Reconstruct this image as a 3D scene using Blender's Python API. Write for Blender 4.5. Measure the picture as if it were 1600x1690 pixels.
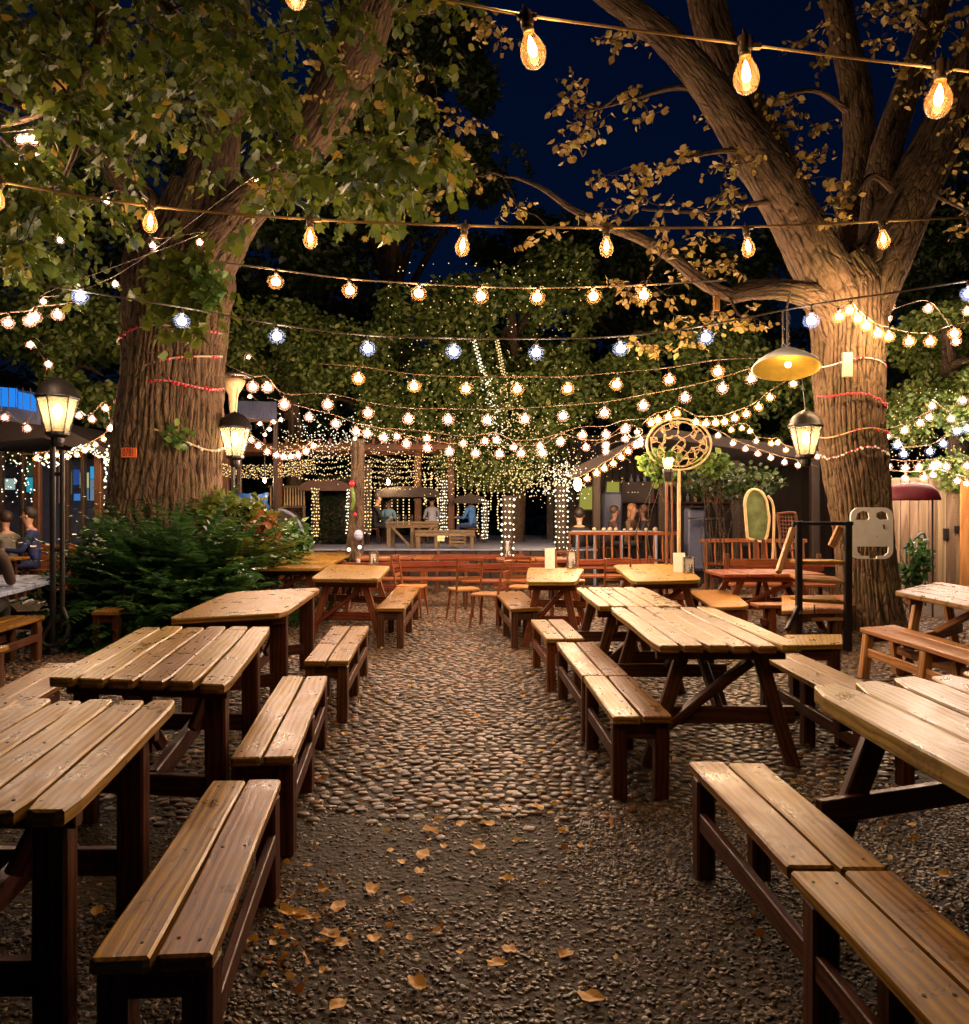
import bpy, math, random
import numpy as np
from mathutils import Vector, Matrix, noise as mnoise
R = math.radians
random.seed(7); rng = np.random.default_rng(7)
scene = bpy.context.scene
for o in list(bpy.data.objects): bpy.data.objects.remove(o)
C = scene.collection
# ---------------------------------------------------------------- camera, world, moonlight, exposure
CH = 1.5
cam = bpy.data.objects.new('camera', bpy.data.cameras.new('camera'))
C.objects.link(cam); cam.location = (0, 0, CH); cam.rotation_euler = (R(90), 0, 0)
cam.data.sensor_fit = 'HORIZONTAL'; cam.data.sensor_width = 36; cam.data.lens = 29.25
cam.data.clip_start = .05; cam.data.clip_end = 600
scene.camera = cam
world = bpy.data.worlds.new('World'); scene.world = world; world.use_nodes = True
wn = world.node_tree.nodes; wl = world.node_tree.links
sky = wn.new('ShaderNodeTexSky'); sky.sky_type = 'NISHITA'; sky.sun_disc = False
sky.sun_elevation = R(-1.2); sky.sun_rotation = R(150); sky.ozone_density = 6.0; sky.dust_density = .2
tint = wn.new('ShaderNodeMix'); tint.data_type = 'RGBA'; tint.blend_type = 'MULTIPLY'; tint.inputs[0].default_value = 1; tint.inputs[7].default_value = (.22, .80, .58, 1)
wl.new(sky.outputs[0], tint.inputs[6]); wl.new(tint.outputs[2], wn['Background'].inputs[0]); wn['Background'].inputs[1].default_value = 0.15
moon = bpy.data.objects.new('moonlight', bpy.data.lights.new('moonlight', 'SUN'))
C.objects.link(moon); moon.data.energy = 0.02; moon.data.angle = R(3); moon.data.color = (.6, .75, 1)
moon.rotation_euler = (R(35), R(20), R(150))
scene.view_settings.view_transform = 'Standard'; scene.view_settings.look = 'None'
scene.view_settings.exposure = -0.32; scene.view_settings.gamma = 1; scene.view_settings.use_curve_mapping = False
cy = scene.cycles
cy.use_denoising = True; cy.max_bounces = 4; cy.diffuse_bounces = 2; cy.glossy_bounces = 2; cy.use_adaptive_sampling = True; cy.adaptive_threshold = .02; cy.adaptive_min_samples = 24
cy.transmission_bounces = 4; cy.transparent_max_bounces = 12; cy.volume_bounces = 0
cy.sample_clamp_indirect = 2.5; cy.sample_clamp_direct = 40; cy.caustics_reflective = False; cy.caustics_refractive = False
cy.use_light_tree = True
F = 1300.0
def P(px, py, Y): return Vector(((px - 800) * Y / F, Y, CH + (845 - py) * Y / F))
def G(px, py, z=0.0):
    Y = F * (CH - z) / (py - 845.0); return Vector(((px - 800) * Y / F, Y, z))
# ---------------------------------------------------------------- materials
def nt(name):
    m = bpy.data.materials.new(name); m.use_nodes = True
    return m, m.node_tree.nodes, m.node_tree.links, m.node_tree.nodes['Principled BSDF']
def ramp(N, stops):
    r = N.new('ShaderNodeValToRGB'); e = r.color_ramp.elements
    e[0].position, e[0].color = stops[0][0], (*stops[0][1], 1)
    e[1].position, e[1].color = stops[-1][0], (*stops[-1][1], 1)
    for p, c in stops[1:-1]:
        x = e.new(p); x.color = (*c, 1)
    return r
def mixc(N, L, mode, fac, a, b):
    m = N.new('ShaderNodeMix'); m.data_type = 'RGBA'; m.blend_type = mode
    for k, v in ((0, fac), (6, a), (7, b)):
        if isinstance(v, (int, float)): m.inputs[k].default_value = v
        elif isinstance(v, tuple): m.inputs[k].default_value = (*v, 1)
        else: L.new(v, m.inputs[k])
    return m.outputs[2]
def math_(N, L, op, a, b=0.0):
    m = N.new('ShaderNodeMath'); m.operation = op
    for k, v in ((0, a), (1, b)):
        if isinstance(v, (int, float)): m.inputs[k].default_value = v
        else: L.new(v, m.inputs[k])
    return m.outputs[0]
def tex(N, L, kind, scale, vec, **kw):
    t = N.new('ShaderNodeTex' + kind); t.inputs['Scale'].default_value = scale
    for k, v in kw.items():
        if k in t.inputs: t.inputs[k].default_value = v
        else: setattr(t, k, v)
    L.new(vec, t.inputs['Vector']); return t
def mapping(N, L, vec, sc):
    m = N.new('ShaderNodeMapping'); m.inputs['Scale'].default_value = sc; L.new(vec, m.inputs['Vector']); return m.outputs[0]
def bump(N, L, h, strength, dist, b):
    n = N.new('ShaderNodeBump'); n.inputs['Strength'].default_value = strength; n.inputs['Distance'].default_value = dist
    L.new(h, n.inputs['Height']); L.new(n.outputs[0], b.inputs['Normal']); return n
def wood(name, dark, light, rough=.42, wear=.5, knots=True, spec=.28):
    m, N, L, b = nt(name)
    uv = N.new('ShaderNodeTexCoord').outputs['UV']; g = N.new('ShaderNodeNewGeometry')
    warp = tex(N, L, 'Noise', 1.7, mapping(N, L, uv, (1, 3, 1)), Detail=3)
    v2 = N.new('ShaderNodeVectorMath'); v2.operation = 'MULTIPLY_ADD'
    L.new(warp.outputs['Color'], v2.inputs[0]); v2.inputs[1].default_value = (.12, .08, 0); L.new(uv, v2.inputs[2])
    v = v2.outputs[0]
    grain = tex(N, L, 'Noise', 4, mapping(N, L, v, (.5, 26, 1)), Detail=7, Roughness=.65)
    fine = tex(N, L, 'Noise', 9, mapping(N, L, v, (1.2, 60, 1)), Detail=4)
    wave = tex(N, L, 'Wave', 5.5, mapping(N, L, v, (.16, 1.6, 1)), Distortion=5.0, Detail=3, bands_direction='Y')
    blot = tex(N, L, 'Noise', 5, v, Detail=5, Roughness=.7)
    a = math_(N, L, 'ADD', math_(N, L, 'MULTIPLY', grain.outputs[0], .55), math_(N, L, 'MULTIPLY', wave.outputs['Fac'], .24))
    a = math_(N, L, 'ADD', a, math_(N, L, 'MULTIPLY', fine.outputs[0], .15))
    mid = tuple((x + y) / 2 for x, y in zip(dark, light))
    cr = ramp(N, [(.27, dark), (.45, mid), (.64, light)]); L.new(a, cr.inputs[0])
    hs = N.new('ShaderNodeHueSaturation'); L.new(cr.outputs[0], hs.inputs['Color'])
    rnd = g.outputs['Random Per Island']
    L.new(math_(N, L, 'ADD', math_(N, L, 'MULTIPLY', rnd, .5), .75), hs.inputs['Value'])
    L.new(math_(N, L, 'ADD', math_(N, L, 'MULTIPLY', rnd, .03), .485), hs.inputs['Hue'])
    st = ramp(N, [(.32, (.34, .30, .27)), (.58, (1, 1, 1))]); L.new(blot.outputs[0], st.inputs[0])
    col = mixc(N, L, 'MULTIPLY', wear, hs.outputs[0], st.outputs[0])
    h = a
    if knots:
        vo = tex(N, L, 'Voronoi', 6.5, mapping(N, L, v, (.55, 1.9, 1)), feature='F1'); 
        sel = math_(N, L, 'GREATER_THAN', N_sep(N, L, vo.outputs['Color']), .62)
        kd = math_(N, L, 'MULTIPLY', math_(N, L, 'LESS_THAN', vo.outputs['Distance'], .06), sel)
        col = mixc(N, L, 'MIX', math_(N, L, 'MULTIPLY', kd, .85), col, (.02, .012, .007))
        # scratches and cracks
        cr2 = tex(N, L, 'Noise', 6, mapping(N, L, v, (1.4, 9, 1)), Detail=2)
        ck = math_(N, L, 'LESS_THAN', math_(N, L, 'ABSOLUTE', math_(N, L, 'SUBTRACT', cr2.outputs[0], .5)), .0025)
        ck = math_(N, L, 'MULTIPLY', ck, math_(N, L, 'GREATER_THAN', blot.outputs[0], .57))
        col = mixc(N, L, 'MIX', math_(N, L, 'MULTIPLY', ck, .75), col, (.03, .018, .01))
    L.new(col, b.inputs['Base Color'])
    rr = N.new('ShaderNodeMapRange'); L.new(blot.outputs[0], rr.inputs[0])
    rr.inputs[1].default_value = .35; rr.inputs[2].default_value = .65; rr.inputs[3].default_value = rough - .13; rr.inputs[4].default_value = rough + .14
    L.new(rr.outputs[0], b.inputs['Roughness']); b.inputs['Specular IOR Level'].default_value = spec
    bump(N, L, h, .35, .006, b)
    return m
def N_sep(N, L, c):
    s = N.new('ShaderNodeSeparateColor'); L.new(c, s.inputs[0]); return s.outputs[0]
def plain(name, col, rough=.5, metal=0.0, var=.25, scale=12, bmp=.15, spec=.5):
    m, N, L, b = nt(name)
    tc = N.new('ShaderNodeTexCoord').outputs['Object']
    n = tex(N, L, 'Noise', scale, tc, Detail=6, Roughness=.65)
    r = ramp(N, [(.3, tuple(c * (1 - var) for c in col)), (.7, tuple(min(1, c * (1 + var)) for c in col))]); L.new(n.outputs[0], r.inputs[0])
    L.new(r.outputs[0], b.inputs['Base Color']); b.inputs['Roughness'].default_value = rough
    b.inputs['Metallic'].default_value = metal; b.inputs['Specular IOR Level'].default_value = spec
    L.new(math_(N, L, 'ADD', math_(N, L, 'MULTIPLY', n.outputs[0], .3), rough - .15), b.inputs['Roughness'])
    if bmp: bump(N, L, n.outputs[0], bmp, .01, b)
    return m
def emit(name, col, strength, sampling='AUTO'):
    m, N, L, b = nt(name)
    N.remove(b); e = N.new('ShaderNodeEmission'); e.inputs[0].default_value = (*col, 1); e.inputs[1].default_value = strength
    L.new(e.outputs[0], N['Material Output'].inputs[0])
    try: m.cycles.emission_sampling = sampling
    except Exception: pass
    return m
def leafm(name, stops, rough=.42, transl=.35, spec=.4):
    m, N, L, b = nt(name)
    g = N.new('ShaderNodeNewGeometry'); r = ramp(N, stops); L.new(g.outputs['Random Per Island'], r.inputs[0])
    tc = N.new('ShaderNodeTexCoord').outputs['Object']; n = tex(N, L, 'Noise', 30, tc, Detail=3)
    col = mixc(N, L, 'MULTIPLY', .6, r.outputs[0], n.outputs[0])
    col = mixc(N, L, 'MIX', .45, col, r.outputs[0])
    L.new(col, b.inputs['Base Color']); b.inputs['Roughness'].default_value = rough; b.inputs['Specular IOR Level'].default_value = spec
    t = N.new('ShaderNodeBsdfTranslucent'); L.new(col, t.inputs[0])
    mx = N.new('ShaderNodeMixShader'); mx.inputs[0].default_value = transl
    L.new(b.outputs[0], mx.inputs[1]); L.new(t.outputs[0], mx.inputs[2]); L.new(mx.outputs[0], N['Material Output'].inputs[0])
    return m
def bark(name, dark, light, sc=1.0):
    m, N, L, b = nt(name)
    uv = N.new('ShaderNodeTexCoord').outputs['UV']
    w = tex(N, L, 'Noise', 2.2 * sc, mapping(N, L, uv, (1, .6, 1)), Detail=3)
    v2 = N.new('ShaderNodeVectorMath'); v2.operation = 'MULTIPLY_ADD'; L.new(w.outputs['Color'], v2.inputs[0]); v2.inputs[1].default_value = (.12, .1, 0); L.new(uv, v2.inputs[2])
    v = v2.outputs[0]
    n1 = tex(N, L, 'Noise', 9 * sc, mapping(N, L, v, (2.6, .28, 1)), Detail=6, Roughness=.6)
    n2 = tex(N, L, 'Noise', 30 * sc, mapping(N, L, v, (1.5, .7, 1)), Detail=5, Roughness=.7)
    vo = tex(N, L, 'Voronoi', 9 * sc, mapping(N, L, v, (1.9, .5, 1)), feature='DISTANCE_TO_EDGE')
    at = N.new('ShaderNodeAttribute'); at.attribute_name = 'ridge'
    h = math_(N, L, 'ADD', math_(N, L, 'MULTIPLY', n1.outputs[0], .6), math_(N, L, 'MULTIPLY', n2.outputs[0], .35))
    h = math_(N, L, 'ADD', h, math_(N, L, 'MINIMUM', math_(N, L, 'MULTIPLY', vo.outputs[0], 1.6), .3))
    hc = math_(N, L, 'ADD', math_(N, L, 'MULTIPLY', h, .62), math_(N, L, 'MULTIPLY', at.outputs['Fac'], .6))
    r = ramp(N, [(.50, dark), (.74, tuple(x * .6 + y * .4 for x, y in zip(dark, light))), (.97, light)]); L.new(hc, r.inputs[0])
    pt = tex(N, L, 'Noise', 1.6, uv, Detail=5, Roughness=.7); pr = ramp(N, [(.35, (.55, .5, .48)), (.5, (1, 1, 1)), (.66, (.78, .95, .62))]); L.new(pt.outputs[0], pr.inputs[0])
    col = mixc(N, L, 'MULTIPLY', .8, r.outputs[0], pr.outputs[0])
    L.new(col, b.inputs['Base Color']); b.inputs['Roughness'].default_value = .8; b.inputs['Specular IOR Level'].default_value = .25
    bump(N, L, h, 1.0, .07, b); return m

M = {}
M['top'] = wood('varnished_oak', (.13, .060, .010), (.42, .228, .034), .36, .75)
M['seat'] = wood('bench_oak', (.12, .052, .008), (.42, .218, .030), .35, .7)
M['grey_top'] = wood('weathered_oak', (.14, .078, .022), (.40, .25, .08), .34, .8)
M['leg'] = wood('dark_red_stain', (.035, .010, .005), (.12, .036, .014), .45, .5, knots=False)
M['legm'] = wood('brown_stain', (.05, .018, .008), (.15, .06, .024), .45, .5, knots=False)
M['redwood'] = wood('red_stained_pine', (.12, .032, .012), (.28, .085, .03), .38, .4, knots=False)
M['orange_wood'] = wood('orange_pine', (.24, .10, .03), (.5, .24, .08), .4, .3)
M['blue_top'] = wood('pale_blue_paint_and_light', (.22, .27, .4), (.42, .5, .68), .3, .4, knots=False)  # paint on most items; on the left picnic table blue light put into colour
M['fence'] = wood('fence_board', (.11, .075, .04), (.25, .18, .105), .7, .6)
M['darkwood'] = wood('dark_board', (.018, .012, .009), (.05, .032, .022), .6, .4, knots=False)
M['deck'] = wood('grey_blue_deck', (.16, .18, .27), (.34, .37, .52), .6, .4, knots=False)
M['bark'] = bark('furrowed_bark', (.010, .007, .005), (.155, .098, .055))
M['bark_dark'] = bark('dark_bark', (.025, .016, .01), (.12, .08, .05), 1.4)
M['iron'] = plain('black_iron', (.018, .015, .013), .45, .4)
M['steel'] = plain('brushed_steel', (.55, .5, .45), .25, .95)
M['brass'] = plain('gold_enamel', (.85, .5, .07), .35, .3, .15)
M['cream'] = plain('cream_plastic', (.8, .78, .68), .45, 0, .1, 8, .05)
M['tan'] = plain('tan_casing', (.34, .27, .19), .5, 0, .1)
M['white'] = plain('white_card', (.7, .7, .68), .5, 0, .06)
M['cable'] = plain('light_cable', (.10, .065, .035), .4)
M['socket'] = plain('bulb_socket', (.05, .03, .02), .4)
M['cord'] = plain('thin_cord', (.4, .3, .22), .5)
M['redbead'] = plain('red_beads', (.5, .02, .04), .35)
M['orange'] = plain('orange_sign', (.8, .2, .05), .5, 0, .2, 40)
M['redsign'] = plain('dark_red_paint', (.22, .02, .01), .5)
M['red'] = plain('crimson_canvas', (.15, .010, .028), .6, 0, .15, 5)
M['green_board'] = plain('olive_board', (.10, .13, .04), .5, 0, .5, 6)
M['wicker'] = plain('brown_wicker', (.16, .06, .03), .5)
M['rattan'] = plain('pale_rattan', (.55, .4, .2), .5)
M['rail'] = plain('dark_green_rail', (.012, .03, .025), .5)
M['roof'] = plain('dark_roof', (.035, .025, .022), .8, 0, .3, 3)
M['awning'] = plain('brown_awning', (.07, .028, .018), .6)
M['corr'] = plain('blue_grey_roofing', (.06, .07, .12), .5)
M['leaf_l'] = leafm('lime_leaf', [(0, (.03, .05, .006)), (.5, (.085, .12, .014)), (.93, (.17, .2, .025)), (.965, (.28, .22, .03)), (1, (.5, .3, .05))])
M['leaf_g'] = leafm('golden_leaf', [(0, (.15, .10, .025)), (.5, (.42, .28, .07)), (.9, (.58, .40, .12)), (1, (.45, .45, .10))], .5, .3)
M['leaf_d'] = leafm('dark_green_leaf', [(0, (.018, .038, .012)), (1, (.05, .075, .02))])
M['leaf_m'] = leafm('green_leaf_lit_tone', [(0, (.07, .12, .025)), (.7, (.16, .23, .05)), (1, (.28, .3, .07))])  # glow of the bulbs on background foliage raised into the leaf colour
M['leaf_f'] = leafm('fern_leaf', [(0, (.025, .085, .025)), (.7, (.06, .16, .04)), (1, (.16, .26, .06))], .35)
M['leaf_y'] = leafm('yellow_green_leaf', [(0, (.08, .13, .02)), (1, (.2, .22, .03))], .35)
M['leaf_b'] = leafm('bright_green_leaf', [(0, (.06, .16, .03)), (1, (.25, .36, .08))], .35)
M['leaf_r'] = leafm('rust_leaf', [(0, (.22, .07, .02)), (1, (.4, .16, .04))], .4)
M['leaf_fall'] = leafm('fallen_leaf_orange', [(0, (.2, .08, .03)), (.25, (.55, .2, .03)), (.6, (.8, .42, .05)), (1, (.8, .6, .22))], .5, .2)
M['skin'] = plain('skin', (.45, .24, .16), .5, 0, .08)
# lamps
LB = 1.0
M['fil'] = emit('warm_filament', (1, .63, .26), 1450 * LB)
M['fil_far'] = emit('warm_bulb_glow', (1, .64, .33), 600 * LB)
M['fil_cool'] = emit('cool_white_bulb_glow', (.90, .92, 1.0), 320 * LB)
M['fil_pink'] = emit('pinkish_bulb_glow', (1, .66, .46), 560 * LB)
M['fairy'] = emit('warm_fairy_glow', (1, .66, .27), 2.4, 'NONE')
M['fairy_w'] = emit('white_fairy_glow', (1, .86, .6), 3.0, 'NONE')
M['mantle'] = emit('lantern_flame', (1, .80, .50), 120 * LB)
M['blue_lit'] = emit('blue_backlit_panel', (.02, .25, .9), 1.2)
M['win_y'] = emit('yellow_green_lit_window', (.5, .45, .08), .8)
M['amber_lamp'] = emit('amber_lamp_glow', (1, .45, .08), 6)
def glassm(name, tint, mixd, wcol):
    m, N, L, b = nt(name); N.remove(b)
    t = N.new('ShaderNodeBsdfTransparent'); t.inputs[0].default_value = (*tint, 1)
    tr = N.new('ShaderNodeBsdfTranslucent'); tr.inputs[0].default_value = (*wcol, 1)
    gl = N.new('ShaderNodeBsdfGlossy'); gl.inputs['Roughness'].default_value = .22
    lw = N.new('ShaderNodeLayerWeight'); lw.inputs[0].default_value = .35
    m1 = N.new('ShaderNodeMixShader'); m1.inputs[0].default_value = mixd; L.new(t.outputs[0], m1.inputs[1]); L.new(tr.outputs[0], m1.inputs[2])
    m2 = N.new('ShaderNodeMixShader'); L.new(math_(N, L, 'MULTIPLY', lw.outputs['Facing'], .35), m2.inputs[0]); L.new(m1.outputs[0], m2.inputs[1]); L.new(gl.outputs[0], m2.inputs[2])
    L.new(m2.outputs[0], N['Material Output'].inputs[0]); return m
def halo_shell(name, tint, amt, wcol, pw=1.5):  # translucent shell that imitates the glow halo round a lit bulb
    m, N, L, b = nt(name); N.remove(b)
    t = N.new('ShaderNodeBsdfTransparent'); t.inputs[0].default_value = (*tint, 1)
    tr = N.new('ShaderNodeBsdfTranslucent'); tr.inputs[0].default_value = (*wcol, 1)
    lw = N.new('ShaderNodeLayerWeight'); lw.inputs[0].default_value = .5
    f = math_(N, L, 'POWER', math_(N, L, 'SUBTRACT', 1.0, lw.outputs['Facing']), pw)
    m1 = N.new('ShaderNodeMixShader'); L.new(math_(N, L, 'MULTIPLY', f, amt), m1.inputs[0]); L.new(t.outputs[0], m1.inputs[1]); L.new(tr.outputs[0], m1.inputs[2])
    L.new(m1.outputs[0], N['Material Output'].inputs[0]); return m
M['shell_warm'] = halo_shell('warm_halo_shell', (1, .98, .96), .05, (1, .55, .25))
M['shell_pink'] = halo_shell('pink_halo_shell', (1, .98, .97), .05, (1, .62, .50))
M['shell_cool'] = halo_shell('cool_halo_shell', (.97, .98, 1), .036, (.62, .66, 1.0))
M['glass'] = glassm('amber_bulb_glass', (1, .90, .70), .014, (1, .36, .05))
M['lglass'] = glassm('frosted_lantern_glass', (1, .95, .86), .24, (1, .78, .46))
M['pane'] = glassm('window_glass', (.8, .9, 1), .05, (.6, .7, .8))
M['lampglass'] = glassm('clear_jar_glass', (.95, .95, .95), .04, (1, .9, .7))

# ---------------------------------------------------------------- mesh helper
class MB:
    def __init__(s): s.v = []; s.f = []; s.uv = []; s.mi = []; s.att = []
    def add(s, vs, fs, uvs=None, mi=0, att=None):
        o = len(s.v); s.v.extend([tuple(p) for p in vs])
        for k, f in enumerate(fs):
            s.f.append([o + i for i in f]); s.mi.append(mi)
            s.uv.extend(uvs[k] if uvs else [(vs[i][0] * 1.0, vs[i][2]) for i in f])
        s.att.extend(att if att else [0.5] * len(vs))
    def beam(s, p0, p1, w, h, up=(0, 0, 1), segs=1, jit=0, mi=0, taper=1.0, ch=None):
        """rounded-rectangle bar from p0 to p1; w across, h along up"""
        p0, p1 = Vector(p0), Vector(p1); d = p1 - p0; ln = d.length; d.normalize()
        up = Vector(up); sd = d.cross(up)
        if sd.length < 1e-4: sd = d.cross(Vector((1, 0, 0)))
        sd.normalize(); up = sd.cross(d).normalized()
        c = ch if ch is not None else min(w, h) * .13
        prof = [(-w/2, -h/2 + c), (-w/2, h/2 - c), (-w/2 + c, h/2), (w/2 - c, h/2), (w/2, h/2 - c), (w/2, -h/2 + c), (w/2 - c, -h/2), (-w/2 + c, -h/2)]
        per = [0]
        for k in range(8):
            a, b = prof[k], prof[(k + 1) % 8]; per.append(per[-1] + math.hypot(a[0] - b[0], a[1] - b[1]))
        u0, v0 = random.random() * 20, random.random() * 20
        vs = []; rows = [(0, .0, .82)] + [(i / segs, i / segs, 1) for i in range(segs + 1)] + [(1, 1, .82)]
        us = []
        for k, (t, _, sc) in enumerate(rows):
            tt = t; off = 0
            if k == 0: off = 0
            if k == 1: off = c * .7
            if k == len(rows) - 2: off = -c * .7
            cen = p0 + d * (tt * ln + off); us.append(tt * ln + off)
            j1 = jit * (mnoise.noise(cen * 2.3 + Vector((u0, v0, 0)))) ; j2 = jit * (mnoise.noise(cen * 2.7 + Vector((v0, u0, 5))))
            ts = 1 + (taper - 1) * t
            for (a, b) in prof:
                e = 1 if sc == 1 else None
                aa = a * ts if e else (a - math.copysign(min(c, abs(a)), a) * .7) * ts
                bb = b * ts if e else (b - math.copysign(min(c, abs(b)), b) * .7) * ts
                vs.append(cen + sd * (aa + j1) + up * (bb + j2))
        fs = []; uvs = []
        for i in range(len(rows) - 1):
            for k in range(8):
                a, b = i * 8 + k, i * 8 + (k + 1) % 8
                fs.append([a, b, b + 8, a + 8])
                uvs.append([(us[i] + u0, per[k] + v0), (us[i] + u0, per[k + 1] + v0), (us[i + 1] + u0, per[k + 1] + v0), (us[i + 1] + u0, per[k] + v0)])
        for base, rev in ((0, True), ((len(rows) - 1) * 8, False)):
            f = [base + k for k in range(8)]; uu = [(u0 + prof[k][1] * .3, v0 + prof[k][0]) for k in range(8)]
            if rev: f = f[::-1]; uu = uu[::-1]
            fs.append(f); uvs.append(uu)
        s.add(vs, [f[::-1] for f in fs], [u[::-1] for u in uvs], mi)
    def plank(s, a0, b0, b1, a1, th, segs=10, jit=.003, mi=0, cut=(0, 0), c=.007):
        """board with top corners near-left a0, near-right b0, far-right b1, far-left a1"""
        a0, b0, b1, a1 = map(Vector, (a0, b0, b1, a1)); u0, v0 = random.random() * 30, random.random() * 30
        vs = []; us = []; rows = segs + 3
        L0 = ((a1 - a0).length + (b1 - b0).length) / 2
        wr = (b0 - a0).length
        for i in range(rows):
            if i == 0: t, e = 0, 1
            elif i == rows - 1: t, e = 1, 1
            else: t, e = (i - 1) / segs, 0
            if i == 1: t = c / L0
            if i == rows - 2: t = 1 - c / L0
            l = a0.lerp(a1, t); r = b0.lerp(b1, t); us.append(t * L0)
            w = (r - l); wl_ = w.length; w.normalize()
            q = Vector((t * L0 * 1.6, u0, v0))
            jl = jit * mnoise.noise(q); jr = jit * mnoise.noise(q + Vector((0, 9, 0))); jz = jit * .8 * mnoise.noise(q + Vector((0, 0, 7)))
            ed = 0
            dist = min(t, 1 - t) * L0
            k = cut[0] if t < .5 else cut[1]
            if k and dist < k: ed = (k - math.sqrt(max(0, k * k - (k - dist) ** 2)))
            l = l + w * (jl + ed); r = r + w * (jr - ed); l.z += jz; r.z += jz
            ce = c if e == 0 else c * 1.0
            dz = c if e else 0
            z0 = -dz; z1 = -c
            pts = [(l, 0 + 0, -th + c), (l, 0, z1), (l, ce, z0), (r, -ce, z0), (r, 0, z1), (r, 0, -th + c), (r, -ce, -th + dz), (l, ce, -th + dz)]
            for (bp, dx, z) in pts:
                dx2 = dx
                if e and dx == 0: dx2 = c * .5 * (1 if bp is l else -1)
                vs.append(bp + w * dx2 + Vector((0, 0, z)))
        per = [0, th, th + .01, th + .01 + wr, th + .02 + wr, 2 * th + .02 + wr, 2 * th + .03 + wr, 2 * th + .03 + 2 * wr, 2 * th + .04 + 2 * wr]
        fs = []; uvs = []
        for i in range(rows - 1):
            for k in range(8):
                a, b = i * 8 + k, i * 8 + (k + 1) % 8
                fs.append([a, b, b + 8, a + 8]); uvs.append([(us[i] + u0, per[k] + v0), (us[i] + u0, per[k + 1] + v0), (us[i + 1] + u0, per[k + 1] + v0), (us[i + 1] + u0, per[k] + v0)])
        for base, rev in ((0, True), ((rows - 1) * 8, False)):
            f = [base + k for k in range(8)]; uu = [(u0 + k * .02, v0 + k * .01) for k in range(8)]
            fs.append(f[::-1] if rev else f); uvs.append(uu)
        s.add(vs, fs, uvs, mi)
    def tube(s, pts, rad, n=8, mi=0, cap=True):
        pts = [Vector(p) for p in pts]; vs = []; m = len(pts)
        rad = rad if isinstance(rad, (list, tuple)) else [rad] * m
        prev = None; L = 0; Ls = []
        for i, p in enumerate(pts):
            d = (pts[min(i + 1, m - 1)] - pts[max(i - 1, 0)]).normalized()
            if prev is None: a = d.orthogonal().normalized()
            else: a = (prev - d * prev.dot(d)).normalized()
            prev = a; b = d.cross(a)
            if i: L += (p - pts[i - 1]).length
            Ls.append(L)
            for k in range(n):
                t = 2 * math.pi * k / n; vs.append(p + (a * math.cos(t) + b * math.sin(t)) * rad[i])
        fs = []; uvs = []
        for i in range(m - 1):
            for k in range(n):
                a, b = i * n + k, i * n + (k + 1) % n
                fs.append([a, b, b + n, a + n])
                c0, c1 = k / n * rad[i] * 6.28, (k + 1) / n * rad[i] * 6.28
                uvs.append([(Ls[i], c0), (Ls[i], c1), (Ls[i + 1], c1), (Ls[i + 1], c0)])
        if cap:
            fs.append(list(range(n))[::-1]); uvs.append([(0, 0)] * n)
            fs.append([(m - 1) * n + k for k in range(n)]); uvs.append([(0, 0)] * n)
        s.add(vs, fs, uvs, mi)
    def lathe(s, prof, c, n=24, mi=0, sq=1.0, rot=0):
        c = Vector(c); vs = []; m = len(prof)
        for (r, z) in prof:
            for k in range(n):
                t = 2 * math.pi * k / n + rot; vs.append(c + Vector((r * math.cos(t), r * math.sin(t) * sq, z)))
        fs = []; uvs = []
        for i in range(m - 1):
            for k in range(n):
                a, b = i * n + k, i * n + (k + 1) % n
                fs.append([a, b, b + n, a + n]); uvs.append([(k / n, prof[i][1]), ((k + 1) / n, prof[i][1]), ((k + 1) / n, prof[i + 1][1]), (k / n, prof[i + 1][1])])
        s.add(vs, fs, uvs, mi)
    def ball(s, c, r, n=8, m=6, mi=0, sc=(1, 1, 1)):
        c = Vector(c); vs = [c + Vector((0, 0, -r * sc[2]))]
        for i in range(1, m):
            ph = -math.pi / 2 + math.pi * i / m
            for k in range(n):
                t = 2 * math.pi * k / n; vs.append(c + Vector((r * sc[0] * math.cos(ph) * math.cos(t), r * sc[1] * math.cos(ph) * math.sin(t), r * sc[2] * math.sin(ph))))
        vs.append(c + Vector((0, 0, r * sc[2]))); fs = []
        for k in range(n): fs.append([0, 1 + (k + 1) % n, 1 + k])
        for i in range(m - 2):
            for k in range(n):
                a, b = 1 + i * n + k, 1 + i * n + (k + 1) % n; fs.append([a, b, b + n, a + n])
        top = len(vs) - 1
        for k in range(n): fs.append([1 + (m - 2) * n + k, 1 + (m - 2) * n + (k + 1) % n, top])
        s.add(vs, fs, None, mi)
    def box(s, c, sz, rz=0, mi=0, ch=None):
        c = Vector(c); d = Vector((math.cos(rz), math.sin(rz), 0))
        s.beam(c - d * sz[0] / 2, c + d * sz[0] / 2, sz[1], sz[2], mi=mi, ch=ch)
    def prism(s, pts, th, nrm, mi=0):
        """flat outline pts extruded by th along nrm"""
        pts = [Vector(p) for p in pts]; n = len(pts); nrm = Vector(nrm).normalized() * th
        vs = pts + [p + nrm for p in pts]
        fs = [list(range(n)), [n + k for k in range(n)][::-1]] + [[k, n + k, n + (k + 1) % n, (k + 1) % n] for k in range(n)]
        s.add(vs, fs, None, mi)
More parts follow.
